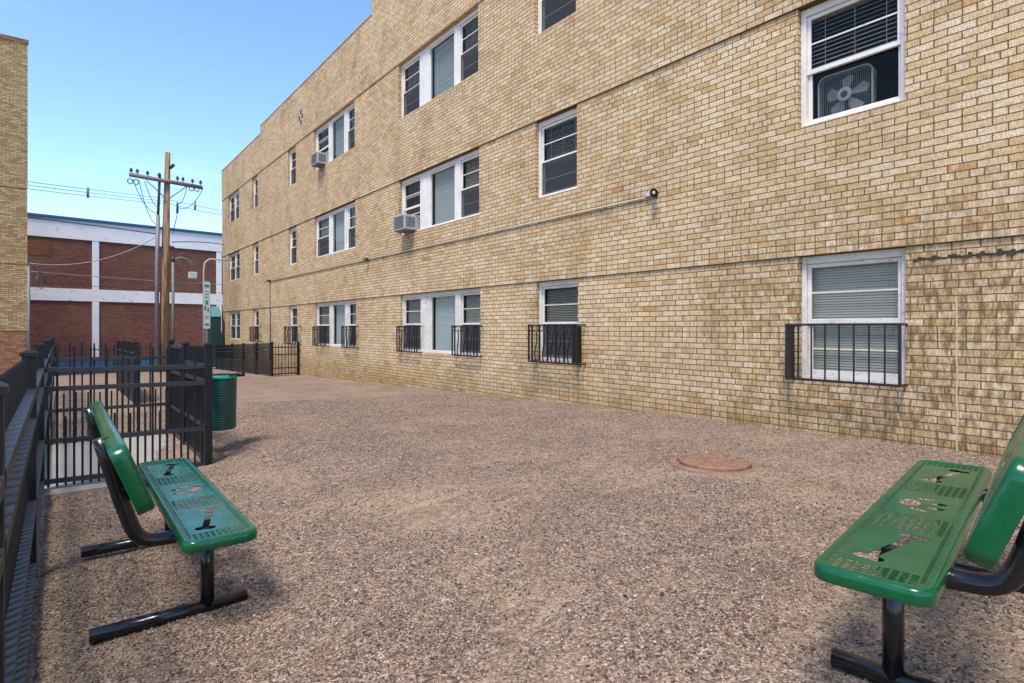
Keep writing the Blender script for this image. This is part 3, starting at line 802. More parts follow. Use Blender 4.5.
def make_bench(label, loc, rz):
    t = thing('park_bench', label, 'bench', loc, rz, 'green pet park benches', world=False)
    pm = panel_mesh('seat_panel')
    s = link('seat', pm, t); s.location = (0, 0, .445)
    b = link('backrest', panel_mesh('back_panel', .020), t)
    # backrest: front face looks toward +x, leaning back
    lean = R(21); cx_, cz_ = -.297, .745
    # local z (face normal) -> (cos lean, 0, sin lean); local x -> down-forward
    nrm = Vector((math.cos(lean), 0, math.sin(lean))); xx = Vector((math.sin(lean), 0, -math.cos(lean))); yy = nrm.cross(xx)
    m = Matrix.Identity(4)
    for i in range(3): m[i][0] = xx[i]; m[i][1] = yy[i]; m[i][2] = nrm[i]
    m.translation = Vector((cx_, 0, cz_)); b.matrix_local = m
    path0 = [(.035, .385), (0, .385), (-.12, .385), (-.19, .388)]
    bot = Vector((-.334, .58)); top = Vector((-.412, .866))
    # bend
    P = [Vector(p) for p in path0]; p0, p1, p2, p3 = Vector((-.19,.388)), Vector((-.292,.386)), Vector((-.296,.46)), bot
    for q in range(1, 11):
        u = q/10; P.append(p0*(1-u)**3 + p1*3*u*(1-u)**2 + p2*3*u*u*(1-u) + p3*u**3)
    P += [bot+(top-bot)*.33, bot+(top-bot)*.66, top]
    for sy in (-.58, .58):
        mb = MB(); mb.tube([(p.x, sy, p.y) for p in P], .0305, 16); mb.build('frame_tube', M['gloss_black'], t)
        mb = MB(); mb.tube([(0, sy, .038), (0, sy, .385)], .030, 16); mb.build('leg', M['gloss_black'], t)
        mb = MB(); mb.tube([(-.45, sy, .032), (.17, sy, .032)], .030, 16); mb.build('foot', M['gloss_black'], t)
        mb = MB(); mb.box((-.035, sy-.02, .405), (.03, sy+.02, .4425), .003); mb.build('bracket', M['gloss_black'], t)
        for f in (.2, .85):
            mb = MB()
            c = bot+(top-bot)*f; n2 = Vector((nrm.x, nrm.z)); a = c+n2*.02; e = c+n2*.068
            mb.tube([(a.x, sy, a.y), (e.x, sy, e.y)], .012, 8)
            mb.build('backrest_bolt', M['gloss_black'], t)
    return t
make_bench('green perforated metal bench beside the black fence, with bone and paw cutouts', (.55, 3.61, g(.4, 3.6)+.01), 0)
rb_ = make_bench('green perforated metal bench at the right edge of the gravel, facing the brick wall', (2.63, .785, -1.128), R(98.8))

for ch in rb_.children:
    if ch.name.startswith('backrest') and 'bolt' not in ch.name: ch.location.x += .045; ch.location.z -= .06
# ------------------------------------------------------------------ fences
BARMESH = {}
def fence(label, A, Bp, posts, ztop, zbot, rails, pitch=.118, short=True, group=None, side=0, kick=None, cap=True, post_w=.062, tall_above=0.0, name='picket_fence', cat='fence', extra=None, skip_posts=()):
    """A->B straight run; ztop/zbot are (at A, at B); rails given as distances below the top"""
    A = Vector(A); Bp = Vector(Bp); d = (Bp-A); ln = d.length; d.normalize(); nr = Vector((d.y, -d.x))
    t = thing(name, label, cat, (A.x, A.y, zbot[0]), group=group)
    ang = math.atan2(d.y, d.x)
    zt = lambda s: ztop[0]+(ztop[1]-ztop[0])*s/ln
    zb = lambda s: zbot[0]+(zbot[1]-zbot[0])*s/ln
    def obox(mb, s0, s1, o0, o1, za0, za1, zb0, zb1):
        """bar from s0 to s1; heights at s0 (za0 bottom, za1 top) and s1 (zb0, zb1)"""
        vs = []
        for s, o, z in ((s0,o0,za0),(s1,o0,zb0),(s1,o1,zb0),(s0,o1,za0),(s0,o0,za1),(s1,o0,zb1),(s1,o1,zb1),(s0,o1,za1)):
            p = A + d*s + nr*o; vs.append((p.x, p.y, z))
        mb.add(vs, [(0,1,2,3),(7,6,5,4),(4,5,1,0),(5,6,2,1),(6,7,3,2),(7,4,0,3)])
    h = post_w/2
    for s in posts:
        if s in skip_posts: continue
        mb = MB(); obox(mb, s-h, s+h, -h, h, zb(s)-.15, zt(s), zb(s)-.15, zt(s)); p = mb.build('post', M['fence'], t)
        if cap:
            mb = MB(); q = h+.007; obox(mb, s-q, s+q, -q, q, zt(s)-.004, zt(s)+.014, zt(s)-.004, zt(s)+.014)
            c = A+d*s; vs = []
            for (i, j) in ((-1,-1),(1,-1),(1,1),(-1,1)):
                w_ = c + d*(i*q*.96) + nr*(j*q*.96); vs.append((w_.x,w_.y,zt(s)+.0142))
            for (i, j) in ((-1,-1),(1,-1),(1,1),(-1,1)):
                w_ = c + d*(i*q*.45) + nr*(j*q*.45); vs.append((w_.x,w_.y,zt(s)+.027))
            mb.add(vs, [(0,1,5,4),(1,2,6,5),(2,3,7,6),(3,0,4,7),(4,5,6,7)]); mb.build('cap', M['fence'], p)
    seg = sorted(posts)
    for rz in rails:
        mb = MB()
        for a, b in zip(seg[:-1], seg[1:]):
            a2, b2 = a+h, b-h
            obox(mb, a2, b2, side-.019, side+.019, zt(a2)-rz-.019, zt(a2)-rz+.019, zt(b2)-rz-.019, zt(b2)-rz+.019)
        mb.build('rail', M['rail'], t)
    n = 0; pk = .0085; po = -.0 if side == 0 else side-.030
    for a, b in zip(seg[:-1], seg[1:]):
        cnt = max(1, round((b-a)/pitch)); pp = (b-a)/cnt
        for i in range(cnt):
            for kind, s in (('picket', a+pp*(i+1)), ('short_picket', a+pp*(i+.5))):
                if kind == 'picket' and i == cnt-1: continue
                if kind == 'short_picket' and not short: continue
                key = (kind, round(zt(s)-zb(s), 2), round(ang, 3))
                top = zt(s)-.012+tall_above if kind == 'picket' else zt(s)-.60
                L_ = top-(zb(s)+.03)
                key = (kind, round(L_, 2), round(ang, 3))
                if key not in BARMESH:
                    me = bpy.data.meshes.new(kind); ca, sa = math.cos(ang), math.sin(ang); vs = []
                    for z in (0, round(L_, 2)):
                        for (i_, j_) in ((-1,-1),(1,-1),(1,1),(-1,1)): vs.append((pk*(i_*ca-j_*sa), pk*(i_*sa+j_*ca), z))
                    me.from_pydata(vs, [], [(3,2,1,0),(4,5,6,7),(0,1,5,4),(1,2,6,5),(2,3,7,6),(3,0,4,7)]); me.materials.append(M['fence']); BARMESH[key] = me
                c = A + d*s + nr*po
                o = link(kind, BARMESH[key], t); o.location = (c.x-A.x, c.y-A.y, zb(s)+.03-zbot[0])
    if kick:
        mb = MB()
        for a, b in zip(seg[:-1], seg[1:]): obox(mb, a+h, b-h, -.026, -.021, zb(a)+.04, zb(a)+kick, zb(b)+.04, zb(b)+kick)
        mb.build('mesh_panel', mesh_panel_mat(), t)
    return t
_mp = []
def mesh_panel_mat():
    if _mp: return _mp[0]
    m, nt, b = new('wire_mesh'); k = N(nt); out = nt.nodes['Material Output']
    b.inputs['Base Color'].default_value = (.02,.02,.022,1); b.inputs['Roughness'].default_value = .5
    tr = k.n('ShaderNodeBsdfTransparent'); mx = k.n('ShaderNodeMixShader')
    tc = k.n('ShaderNodeTexCoord').outputs['Object']; sp = k.n('ShaderNodeSeparateXYZ'); k.l(tc, sp.inputs[0])
    def grid(v):
        fr = k.math('FRACT', k.math('MULTIPLY', v, 40.0)); return k.math('LESS_THAN', fr, .34)
    u = k.math('ADD', k.math('ADD', sp.outputs[0], sp.outputs[1]), 100.0)
    f = k.math('MAXIMUM', grid(u), grid(k.math('ADD', sp.outputs[2], 50.0)))
    k.l(f, mx.inputs[0]); k.l(tr.outputs[0], mx.inputs[1]); k.l(b.outputs[0], mx.inputs[2]); k.l(mx.outputs[0], out.inputs['Surface'])
    _mp.append(m); return m
RL = [.20, .36, .80, 1.14]
XF = -.128
GR = 'black picket fences of the pet yard'
fence('black picket fence running along the left edge beside the bench, seen nearly end on', (XF, -.35), (XF, 6.24), [0, 2.08, 4.44, 6.59], (-.14, -.155), (-1.34, g(XF, 6.24)), RL, group=GR, side=.014)
fence('black picket fence with double top rail crossing just behind the left bench', (XF, 6.24), (1.14, 6.24), [0, 1.268], (-.155, -.175), (-1.375, -1.385), RL, group=GR, skip_posts=(0,))
fence('short dense side of the gated entry between two corner posts, beside the green bin', (1.14, 6.24), (1.14, 7.49), [0, 1.25], (-.175, -.19), (-1.385, g(1.14, 7.49)), [.2,.35,.79,1.12], group=GR, skip_posts=(0,), pitch=.10)
gt = fence('black gate with a pale latch in the side of the entry', (1.14, 7.53), (1.14, 8.55), [.03, .98], (-.20, -.21), (g(1.14,7.6)+.02, g(1.14,8.5)+.02), [.03,.35,.79,1.10], group=None, cap=False, post_w=.045, pitch=.1, name='fence_gate', cat='gate')
mb = MB(); mb.box((1.13,7.50,-.50),(1.20,7.60,-.44), .006); mb.tube([(1.2,7.55,-.47),(1.24,7.56,-.47),(1.25,7.60,-.53)], .012, 8); mb.build('latch', M['white'], gt)
fence('black picket fence forming the far end of the gated entry, behind the first crossing fence', (XF, 8.60), (1.14, 8.60), [0, 1.268], (-.17, -.18), (g(XF, 8.6), g(1.14, 8.6)), RL, group=GR, short=True)
fence('black picket fence continuing into the distance along the left side past the entry', (XF, 6.35), (XF, 20), [0, 2.25, 4.5, 6.9, 9.3, 11.6, 13.65], (-.155, -.27), (g(XF, 6.3), g(XF, 20)), RL, group=GR, side=.014, pitch=.16, short=False, skip_posts=(0, 2.25))
fence('short dark side of the farther gated entry, seen through the crossing fences', (1.14, 13.0), (1.14, 17.0), [0, 1.2, 2.4, 4.0], (-.29, -.33), (g(1.14, 13), g(1.14, 17)), [.2,.35,.79,1.12], group=GR, kick=.9, pitch=.12, short=False)
fence('low distant picket fence in front of the alley at the far end of the gravel', (XF, 28.6), (5.55, 28.6), [0, 1.9, 3.8, 5.678], (-.72, -.76), (g(XF, 28.6), g(5.55, 28.6)), [.15,.6,1.0], group=GR, short=False, pitch=.16)
fence('black fence with mesh lower half running back along the brick building', (5.55, 20.0), (5.55, 28.5), [0, 1.9, 3.75, 5.6, 7.4, 8.5], (-.50, -.78), (-1.60, g(5.55, 28.5)), [.16,.30,.62,1.02], group=GR, short=False, kick=.42, pitch=.10, post_w=.075)
fence('short open picket section joining the far fence to the brick wall', (5.55, 20.0), (6.40, 20.0), [0, .85], (-.50, -.50), (-1.60, -1.61), [.16,.40,.85,1.04], group=GR, short=False, pitch=.105, skip_posts=(0,))

# small bags caught on the fence
# ------------------------------------------------------------------ green litter bin
def litter_bin():
    c = (1.335, 6.68); zb = -1.06
    t = thing('litter_bin', 'green round litter bin hung on the outside of the entry fence', 'bin', (c[0], c[1], zb))
    r = .155; n = 48
    mb = MB(); prof = [(r*.90, 0), (r*.94, .006)]
    for i in range(22):
        z = .01+i*.0245; k = r*(.94+.06*i/21); prof += [(k, z), (k+.004, z+.008), (k+.004, z+.016), (k, z+.0235)]
    prof += [(r+.010, .55), (r+.010, .566), (r-.004, .566), (r-.006, .03)]
    mb.smooth = True; mb.lathe((c[0],c[1],zb), prof[:-2], n)
    mb.f.pop(); mb.mi.pop(); mb.sm.pop(); mb.build('barrel', M['bin'], t)
    mb = MB(); mb.smooth = True
    m2 = MB(); m2.smooth = True; m2.lathe((c[0],c[1],zb), [(r-.012, .49), (r-.012, .566), (r+.013, .566), (r+.015, .556), (r+.016, .535)], n)
    m2.f.pop(); m2.mi.pop(); m2.sm.pop(); m2.build('bag_liner', M['teal'], t)
    mb = MB(); mb.tube([(1.16, 6.58, zb+.575), (1.30, 6.56, zb+.578), (1.42, 6.515, zb+.575), (1.52, 6.49, zb+.572)], .013, 8)
    mb.tube([(1.46,6.505,zb+.574),(1.53,6.487,zb+.572)], .022, 8)
    mb.build('handle', M['black'], t)
    mb = MB(); mb.box((1.17,6.5,zb+.4),(1.195,6.8,zb+.44), .003); mb.box((1.17,6.5,zb+.08),(1.2,6.8,zb+.12), .003); mb.build('bracket', M['black'], t)
litter_bin()

# ------------------------------------------------------------------ manhole
def manhole():
    c = (4.275, 2.75, g(4.275, 2.75)-.012)
    t = thing('manhole_cover', 'rusty round manhole cover lying slightly raised in the gravel', 'manhole cover', c)
    n = 48; wob = [1+.03*math.sin(3*2*math.pi*j/n+1)+.02*math.sin(7*2*math.pi*j/n) for j in range(n)]
    mb = MB(); mb.smooth = False; mb.lathe(c, [(.35, -.03), (.35, .022), (.34, .032), (.295, .034), (.294, .02)], n, wob=wob); mb.build('collar', M['rust'], t)
    c2 = (c[0], c[1]+.0, c[2])
    mb = MB(); mb.lathe(c2, [(.283, .0), (.283, .052), (.276, .060), (.262, .060), (.260, .052), (.02, .055)], n)
    for q in range(12):
        a = 2*math.pi*q/12
        for rr in (.08,.14,.20,.245): mb.lathe((c[0]+rr*math.cos(a+rr*3), c[1]+rr*math.sin(a+rr*3), c[2]), [(.015,.05),(.012,.063)], 6)
    mb.build('lid', M['rust'], t)
manhole()

# tiny weed and litter
def weed(x, y, label, s=1.0, n=14):
    mb = MB(); z = g(x, y)+.01
    for i in range(n):
        a = random.random()*6.28; l = s*random.uniform(.03,.07); w = .008*s; el = random.uniform(.4,1.2)
        d = Vector((math.cos(a)*math.cos(el), math.sin(a)*math.cos(el), math.sin(el))); sd = Vector((-math.sin(a), math.cos(a), 0))*w
        p = Vector((x, y, z)); m = p+d*l*.6; e = p+d*l+Vector((0,0,-.01))
        mb.add([p-sd*.3, p+sd*.3, m+sd, m-sd, e], [(0,1,2,3),(3,2,4)])
    tag(mb.build('weed', M['leaf'], origin=(x,y,z)), label, 'plant')
weed(.52, 5.98, 'small green weed sprouting at the edge of the concrete pad', 1.3, 18)
def debris(x, y, s, mat, name, label, cat, ang=0):
    mb = MB(); z = g(x, y)+.010; ca, sa = math.cos(ang), math.sin(ang)
    P = [(-1,-.3,0),(-.5,-.5,.2),(.4,-.4,.35),(1,0,.1),(.5,.45,.3),(-.4,.4,.45)]
    vs = [(x+s*(a*ca-b*sa), y+s*(a*sa+b*ca), z+s*c) for a, b, c in P] + [(x+s*.9*(a*ca-b*sa), y+s*.9*(a*sa+b*ca), z-s*.15+s*c*.5) for a, b, c in P]
    mb.add(vs, [(0,1,2,5),(2,3,4,5),(6,7,1,0),(7,8,2,1),(8,9,3,2),(9,10,4,3),(10,11,5,4),(11,6,0,5)]); tag(mb.build(name, mat, origin=(x,y,z)), label, cat)
ML = plain('dry_leaf', (.17,.05,.025), .8)
debris(2.10, 1.22, .022, ML, 'dry_leaf', 'reddish dry leaf on the gravel left of the right bench', 'leaf', .4)
debris(1.95, 1.20, .016, ML, 'dry_leaf', 'smaller orange dry leaf nearer the camera than the reddish one', 'leaf', 1.0)
debris(1.90, 1.65, .016, M['wire'], 'dark_stone', 'left one of two small black lumps in the middle of the gravel', 'stone', 1.0)
debris(2.02, 1.55, .018, M['wire'], 'dark_stone', 'right one of two small black lumps in the middle of the gravel', 'stone', .2)

# ------------------------------------------------------------------ left yellow building
def left_building():
    x1, y0 = -.92, 27.62; zb = -2.1
    t = thing('yellow_brick_building', 'tall tan brick building cut off by the left edge, with a rust red base', 'building', (x1-6, y0, zb))
    def blk(mb, o, za, zb_):
        P = [(x1-14, y0-o), (x1+o, y0-o), (x1-1.6+o, y0+6.5), (x1-14, y0+6.5)]
        mb.add([(x, y, za) for x, y in P]+[(x, y, zb_) for x, y in P], [(3,2,1,0),(4,5,6,7),(0,1,5,4),(1,2,6,5),(2,3,7,6),(3,0,4,7)])
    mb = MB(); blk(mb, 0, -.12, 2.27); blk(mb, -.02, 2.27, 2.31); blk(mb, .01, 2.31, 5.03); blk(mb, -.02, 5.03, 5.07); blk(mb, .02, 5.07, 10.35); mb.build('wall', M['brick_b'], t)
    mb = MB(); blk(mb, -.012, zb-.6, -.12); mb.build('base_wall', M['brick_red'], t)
    mb = MB(); blk(mb, .05, 10.352, 10.5); mb.build('coping', M['brick_red'], t)
    mb = MB(); mb.tube([(x1+.05, y0-.03, 2.25), (x1+.05, y0-.03, zb)], .045, 8); mb.build('riser_pipe', M['metal'], t)
    return t
left_building()

# ------------------------------------------------------------------ red and white hall across the alley
def hall():
    rz = math.atan2(.1151, .9934)
    t = thing('brick_hall', 'low red brick hall with white bands and blue roof edge across the alley', 'building', (.0408, 38.034, -2.2), rz, world=False)
    z = lambda v: v + 2.2
    def bx(mb, u0, u1, a, b, d0=0, d1=1.0, c=0): mb.box((u0, d0, z(a)), (u1, d1, z(b)), c)
    mb = MB()
    US = [(-12, -5.2), (-4.9, 1.36), (1.66, 7.55), (7.85, 14.0), (14.3, 24)]
    for a, b in US: bx(mb, a, b, 2.03, 4.63, 0, .8); bx(mb, a, b, -1.72, 1.39, 0, .8)
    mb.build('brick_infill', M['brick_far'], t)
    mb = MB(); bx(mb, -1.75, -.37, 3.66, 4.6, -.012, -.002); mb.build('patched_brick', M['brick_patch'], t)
    mb = MB(); bx(mb, -12, 24, 4.63, 5.60, -.06, 12); mb.build('parapet', M['stucco'], t)
    mb = MB(); bx(mb, -12, 24, 1.39, 2.03, -.05, .8); mb.build('band', M['stucco_worn'], t)
    for (a, b) in ((-5.2, -4.9), (1.36, 1.66), (7.55, 7.85), (14.0, 14.3)):
        mb = MB(); bx(mb, a, b, -1.72, 1.388, -.045, .8); bx(mb, a, b, 2.032, 4.628, -.045, .8); mb.build('pilaster', M['stucco'], t)
    mb = MB(); bx(mb, -12.1, 24.1, 5.602, 5.76, -.14, 12.1, .02); mb.build('roof_edge', M['blue'], t)
    mb = MB(); bx(mb, -12, 24, -2.6, -1.722, -.03, .8); mb.build('base', M['blue_base'], t)
    # entrance hood
    return t
hall()

def canopy():
    # narrow green enclosure with a pale slanted top
    x0, y0 = 5.85, 31.2; zb = g(5.3, 31.2)
    t = thing('entry_enclosure', 'narrow dark green enclosure with pale sloping top beyond the far fence', 'enclosure', (x0, y0, zb))
    x1 = x0+.50; zt = 1.05
    mb = MB(); P = [(x0,zb-.1),(x1+.10,zb-.1),(x1+.02,-.55),(x1-.08,-.2),(x1-.08,zt-.52),(x0,zt-.52)]
    n = len(P); vs = [(x, y0, z) for x, z in P]+[(x, y0+.9, z) for x, z in P]
    mb.add(vs, [tuple(range(n)), tuple(range(2*n-1, n-1, -1))]+[(i, n+i, n+(i+1)%n, (i+1)%n) for i in range(n)]); mb.build('side_wall', M['canopy'], t)
    mb = MB(); mb.add([(x0-.0,y0-.03,zt-.52),(x1-.05,y0-.03,zt-.52),(x1-.10,y0+.45,zt),(x0+.06,y0+.45,zt),(x0,y0+.9,zt-.52),(x1-.05,y0+.9,zt-.52)], [(0,1,2,3),(3,2,5,4),(0,3,4),(1,5,2)]); mb.build('sloping_top', M['canopy_l'], t)
canopy()

# ------------------------------------------------------------------ utility pole
PX, PY = 3.457, 27.75
def pole():
    zb = g(PX, PY)
    t = thing('utility_pole', 'tall brown timber utility pole with a crossarm in front of the brick hall', 'utility pole', (PX, PY, zb))
    mb = MB(); mb.tube([(PX-.02, PY, zb-.3), (PX-.01, PY, 1.5), (PX+.10, PY, 7.25)], [.19, .17, .095], 14); mb.build('pole', M['wood'], t)
    a = R(-4)
    def along(s, dz=0, dy=-.2): return (PX+.07+s*math.cos(a), PY+dy+s*math.sin(a), 6.02+dz)
    mb = MB(); mb.tube([along(-1.33,.09), along(1.27,-.09)], .085, 4); mb.build('crossarm', M['wood_g'], t)
    for s in (-1.26, -1.05, -.7, -.3, .35, .55, .9, 1.2):
        p = along(s, .09-.06*s); mb = MB(); mb.smooth = True
        mb.lathe((p[0],p[1],p[2]), [(.018,0),(.018,.05),(.06,.06),(.065,.10),(.04,.13),(.05,.15),(.03,.19)], 10); mb.build('insulator', M['wire'], t)
    for s in (-1, 1):
        mb = MB(); mb.tube([along(s*.75, -.06, -.22), (PX+.06+s*.1, PY-.16, 5.35)], .022, 6); mb.build('brace', M['metal'], t)
    for s in (-1.2, -1.0, .95, 1.15):
        p = Vector(along(s, -.06)); mb = MB(); mb.tube([p+Vector((.09*math.cos(q*.6)-.09, 0, -.12+.1*math.sin(q*.6)))for q in range(11)], .02, 5); mb.build('hook', M['wire'], t)
    # riser conduit on the left face of the pole
    mb = MB(); mb.tube([(PX-.30, PY-.12, zb), (PX-.30, PY-.12, 2.5), (PX-.26, PY-.12, 4.6)], .075, 8); mb.build('riser_pipe', M['metal'], t)
    mb = MB(); mb.tube([(PX-.26, PY-.12, 4.6), (PX-.20, PY-.13, 6.3)], .05, 8); mb.build('cable_riser', M['wire'], t)
    mb = MB(); mb.tube([(PX+.16, PY-.1, 6.6), (PX+.3, PY-.2, 6.75)], .07, 8); mb.tube([(PX+.15, PY-.1, 3.35),(PX+.28, PY-.2, 3.3)], .06, 8); mb.build('bracket', M['wire'], t)
    # jumper loops between crossarm and riser
    def sag(p, q, d, n=12): return [(p[0]+(q[0]-p[0])*i/n, p[1]+(q[1]-p[1])*i/n, p[2]+(q[2]-p[2])*i/n-d*4*(i/n)*(1-i/n)) for i in range(n+1)]
    mb = MB()
    for s, zq, d in ((-1.2, 4.7, .4), (-.8, 4.9, .25), (-1.0, 4.2, .5)): mb.tube(sag(along(s,-.1), (PX-.22, PY-.15, zq), d), .014, 5)
    for s, zq, d in ((1.3, 5.0, .35), (.7, 5.2, .3)): mb.tube(sag(along(s,-.1), (PX+.42, PY-.2, zq), d), .014, 5)
    mb.tube([(PX+.42,PY-.2,5.2),(PX+.40,PY-.2,4.6),(PX+.25,PY-.18,3.9)], .016, 5); mb.tube([(PX+.42,PY-.2,4.75),(PX+.42,PY-.2,5.15)], .045, 8)
    mb.build('jumper_cable', M['wire'], t)
pole()
def cable(name, label, p, q, d, r=.012, mat='wire', n=24, grp='overhead cables', beads=None):
    pts = [Vector((p[0]+(q[0]-p[0])*i/n, p[1]+(q[1]-p[1])*i/n, p[2]+(q[2]-p[2])*i/n-d*4*(i/n)*(1-i/n))) for i in range(n+1)]
    mb = MB(); mb.tube(pts, r, 5)
    if beads:
        for b in beads:
            c = pts[int(b*n)]; mb.tube([c+Vector((0,0,-.22)), c+Vector((0,0,.22))], .05, 8)
    tag(mb.build(name, M[mat], origin=tuple(pts[0])), label, 'cable', grp)
# high lines run behind the pole, left to right
cable('power_line', 'highest thin cable passing behind the crossarm, left of the pole', (-9, 33.5, 6.75), (3.6, 30, 5.78), .1, .013, 'wire_l')
cable('power_line', 'middle high cable left of the pole with a dark spacer', (-9, 33.4, 6.6), (3.6, 30, 5.65), .12, .013, 'wire_l', beads=(.83,))
cable('power_line', 'lowest of the three high cables left of the pole', (-9, 33.3, 6.48), (3.6, 30, 5.52), .15, .013, 'wire_l')
cable('power_line', 'upper thin cable running right from behind the pole towards the brick building', (3.6, 30, 5.78), (9, 35, 6.42), .1, .013, 'wire_l', beads=(.3,))
cable('power_line', 'lower thin cable running right from behind the pole towards the brick building', (3.6, 30, 5.6), (9, 35, 6.2), .12, .013, 'wire_l')
cable('power_line', 'thick black cable against the white parapet left of the pole', (-5, 30, 4.5), (3.15, 27.8, 3.85), -.05, .022)
cable('power_line', 'black cable running right from the pole over the white parapet', (3.7, 27.7, 3.55), (8.0, 33.5, 4.2), -.15, .02)
cable('service_drop', 'sagging twisted cable from the left building corner up to the pole', (-.85, 27.55, 2.35), (3.2, 27.65, 3.75), .45, .016, 'wire_l')
cable('service_drop', 'straight pale cable crossing the red brick at mid height', (-.8, 27.5, 2.05), (8.0, 31.8, 2.15), .06, .014, 'wire_l')
cable('service_drop', 'thin dark cable just above the white middle band of the hall', (-.8, 27.5, 1.68), (8.0, 31.8, 1.75), .08, .010)
mb = MB()
for k_ in range(4):
    mb.tube([(-.87, 27.5, 2.3), (-.70+.05*k_, 27.45, 2.22-.05*k_), (-.52+.04*k_, 27.42, 2.0-.1*k_), (-.50+.05*k_, 27.42, 1.4+.08*k_), (-.62, 27.45, 1.5+.1*k_), (-.66+.03*k_, 27.45, 1.9)], .016, 6)
tag(mb.build('cable_loop', M['wire'], origin=(-.87,27.5,2.3)), 'black loops of spare cable hanging at the corner of the left building', 'cable')

# lamp posts and parking sign
def lamp(x, y, zt, reach, label, box=True, r=.06):
    zb = g(x, y); t = thing('lamp_post', label, 'lamp post', (x, y, zb), group='grey gooseneck posts in the alley')
    mb = MB(); mb.tube([(x,y,zb-.2),(x,y,zt)], r, 10); mb.build('post', M['metal'], t)
    mb = MB(); mb.tube([(x,y,zt-.15),(x+.08,y,zt+.12),(x+.3,y,zt+.22),(x+reach-.2,y,zt+.15),(x+reach-.03,y,zt-.05),(x+reach,y,zt-.42)], r*.6, 8); mb.build('arm', M['metal'], t)
    if box:
        mb = MB(); mb.box((x+reach-.17,y-.14,zt-.72),(x+reach+.17,y+.14,zt-.42),.02); mb.build('lamp_head', M['grey'], t)
        mb = MB(); mb.tube([(x,y,zt),(x,y,zt+.2)], r*1.2, 8); mb.build('cap', M['wire'], t)
    return t
lamp(4.03, 29.85, 2.95, .78, 'grey lamp post with short curved arm just right of the timber pole')
t = thing('gooseneck_pipe', 'pale bent pipe curving over beside the far corner of the brick building', 'pipe', (5.15, 29.2, g(5.15,29.2)))
zb = g(5.15, 29.2); mb = MB(); mb.tube([(5.15,29.2,zb),(5.15,29.2,2.6),(5.20,29.2,2.95),(5.38,29.2,3.1),(6.3,29.2,3.12)], .038, 10); mb.build('pipe', M['grey'], t)
def sign():
    x, y = 4.86, 26.9; zb = g(x, y)
    t = thing('parking_sign', 'tall narrow white parking sign on a thin post near the far fence', 'sign', (x, y, zb))
    mb = MB(); mb.box((x-.03,y+.02,zb-.2),(x+.03,y+.06,1.95), .004); mb.build('post', M['metal'], t)
    mb = MB(); P = rrect(.125, .98, .05); n = len(P)
    # plates face the yard, turned a little toward the camera
    ca, sa = math.cos(R(-8)), math.sin(R(-8)); zc = .93
    def pt(u, w, dy): return (x+u*ca-dy*sa, y+u*sa+dy*ca, zc+w)
    vs = [pt(u, w, 0) for u, w in P]+[pt(u, w, .012) for u, w in P]
    mb.add(vs, [tuple(range(n)), tuple(range(2*n-1,n-1,-1))]+[(i,n+i,n+(i+1)%n,(i+1)%n) for i in range(n)]); pl = mb.build('plate', M['sign'], t)
    mb = MB()
    def rc(u0,u1,w0,w1): mb.add([pt(u0,w0,-.004),pt(u1,w0,-.004),pt(u1,w1,-.004),pt(u0,w1,-.004)], [(0,1,2,3)])
    rc(-.09,.09,.74,.86)
    for w in (.55,.43,.31): rc(-.08,.07,w,w+.035)
    rc(-.05,.05,.02,.2); rc(-.09,-.02,-.22,-.02); rc(.02,.08,-.30,-.12)
    for w in (-.48,-.56): rc(-.08,.08,w,w+.03)
    rc(-.08,.08,-.86,-.76); mb.build('lettering', M['sign_g'], t)
sign()

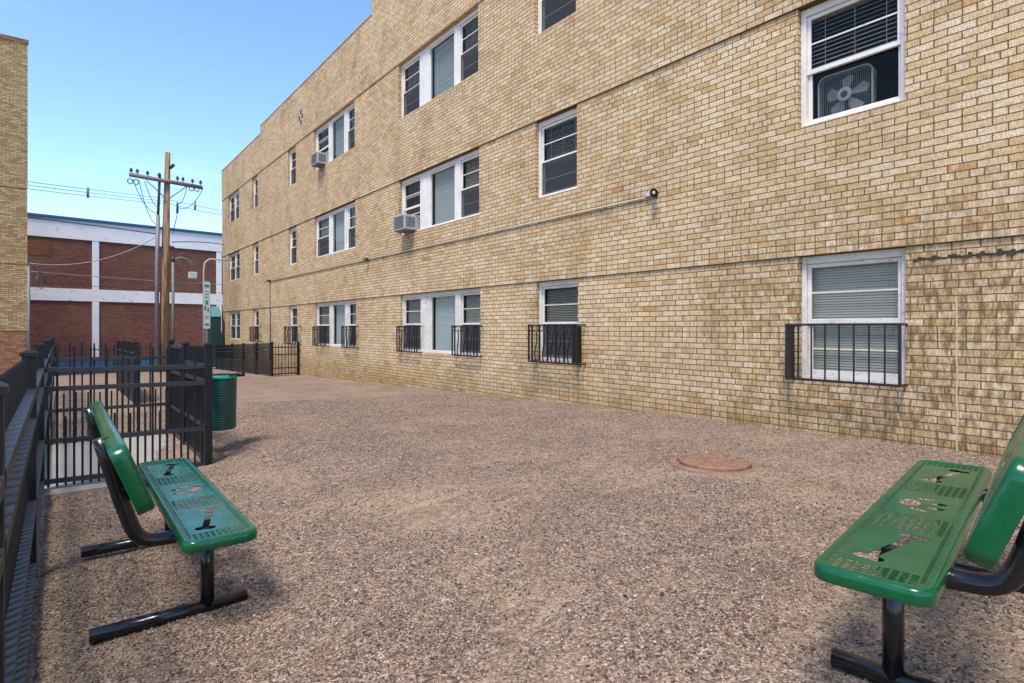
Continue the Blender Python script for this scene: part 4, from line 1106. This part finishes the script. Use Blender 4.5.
# ------------------------------------------------------------------ light, sky, camera
w = bpy.data.worlds.new('World'); scene.world = w; w.use_nodes = True
nt = w.node_tree; k = N(nt); bg = nt.nodes['Background']
SUN_EL, SUN_AZ = R(61), R(-122)
sky = nt.nodes.new('ShaderNodeTexSky'); sky.sky_type = 'NISHITA'; sky.sun_disc = False
sky.sun_elevation = SUN_EL; sky.sun_rotation = SUN_AZ; sky.air_density = 1.0; sky.dust_density = 1.3; sky.ozone_density = 2.4; sky.altitude = 1600
hs = nt.nodes.new('ShaderNodeHueSaturation'); hs.inputs['Saturation'].default_value = 1.08; hs.inputs['Hue'].default_value = .503; k.l(sky.outputs[0], hs.inputs['Color']); tc_ = k.n('ShaderNodeTexCoord').outputs['Generated']; sp_ = k.n('ShaderNodeSeparateXYZ'); k.l(tc_, sp_.inputs[0])
dz_ = k.math('MAXIMUM', sp_.outputs[2], .03)
cl_ = k.noise(k.comb(k.math('DIVIDE', sp_.outputs[0], dz_), k.math('DIVIDE', sp_.outputs[1], dz_), 0), .55, 7, .62, 1.2)
wisp = k.math('MULTIPLY', k.ramp(cl_, [(.54, 0.0), (.82, .22)]), k.ramp(sp_.outputs[2], [(.05, 0.0), (.12, 1.0), (.45, 1.0), (.6, .2)]))
k.l(k.mix(wisp, hs.outputs[0], (6.5, 7.0, 7.6)), bg.inputs[0]); bg.inputs[1].default_value = .15
sd = bpy.data.lights.new('sun', 'SUN'); sd.energy = 2.0; sd.angle = R(16); sd.color = (1, .93, .84)
so = bpy.data.objects.new('sun', sd); col.objects.link(so)
dv = Vector((math.sin(SUN_AZ)*math.cos(SUN_EL), math.cos(SUN_AZ)*math.cos(SUN_EL), math.sin(SUN_EL)))
so.rotation_euler = dv.to_track_quat('Z', 'Y').to_euler(); so.location = (0, 0, 20)

cd = bpy.data.cameras.new('camera'); cam = bpy.data.objects.new('camera', cd); col.objects.link(cam)
cd.sensor_width = 36; cd.lens = 580/1024*36; cd.shift_y = -14/1024; cd.clip_start = .05; cd.clip_end = 4000
cam.location = (0, 0, EYE); cam.rotation_euler = (R(90), 0, -R(37.991))
scene.camera = cam
for o in TOP:
    o.location.z += EYE
for o in scene.objects:
    if '_loc' in o: del o['_loc']
vs = scene.view_settings; vs.view_transform = 'Standard'; vs.look = 'None'; vs.exposure = 1.3; vs.gamma = 1; vs.use_curve_mapping = False
scene.cycles.max_bounces = 8; scene.cycles.transparent_max_bounces = 24; scene.cycles.use_denoising = True
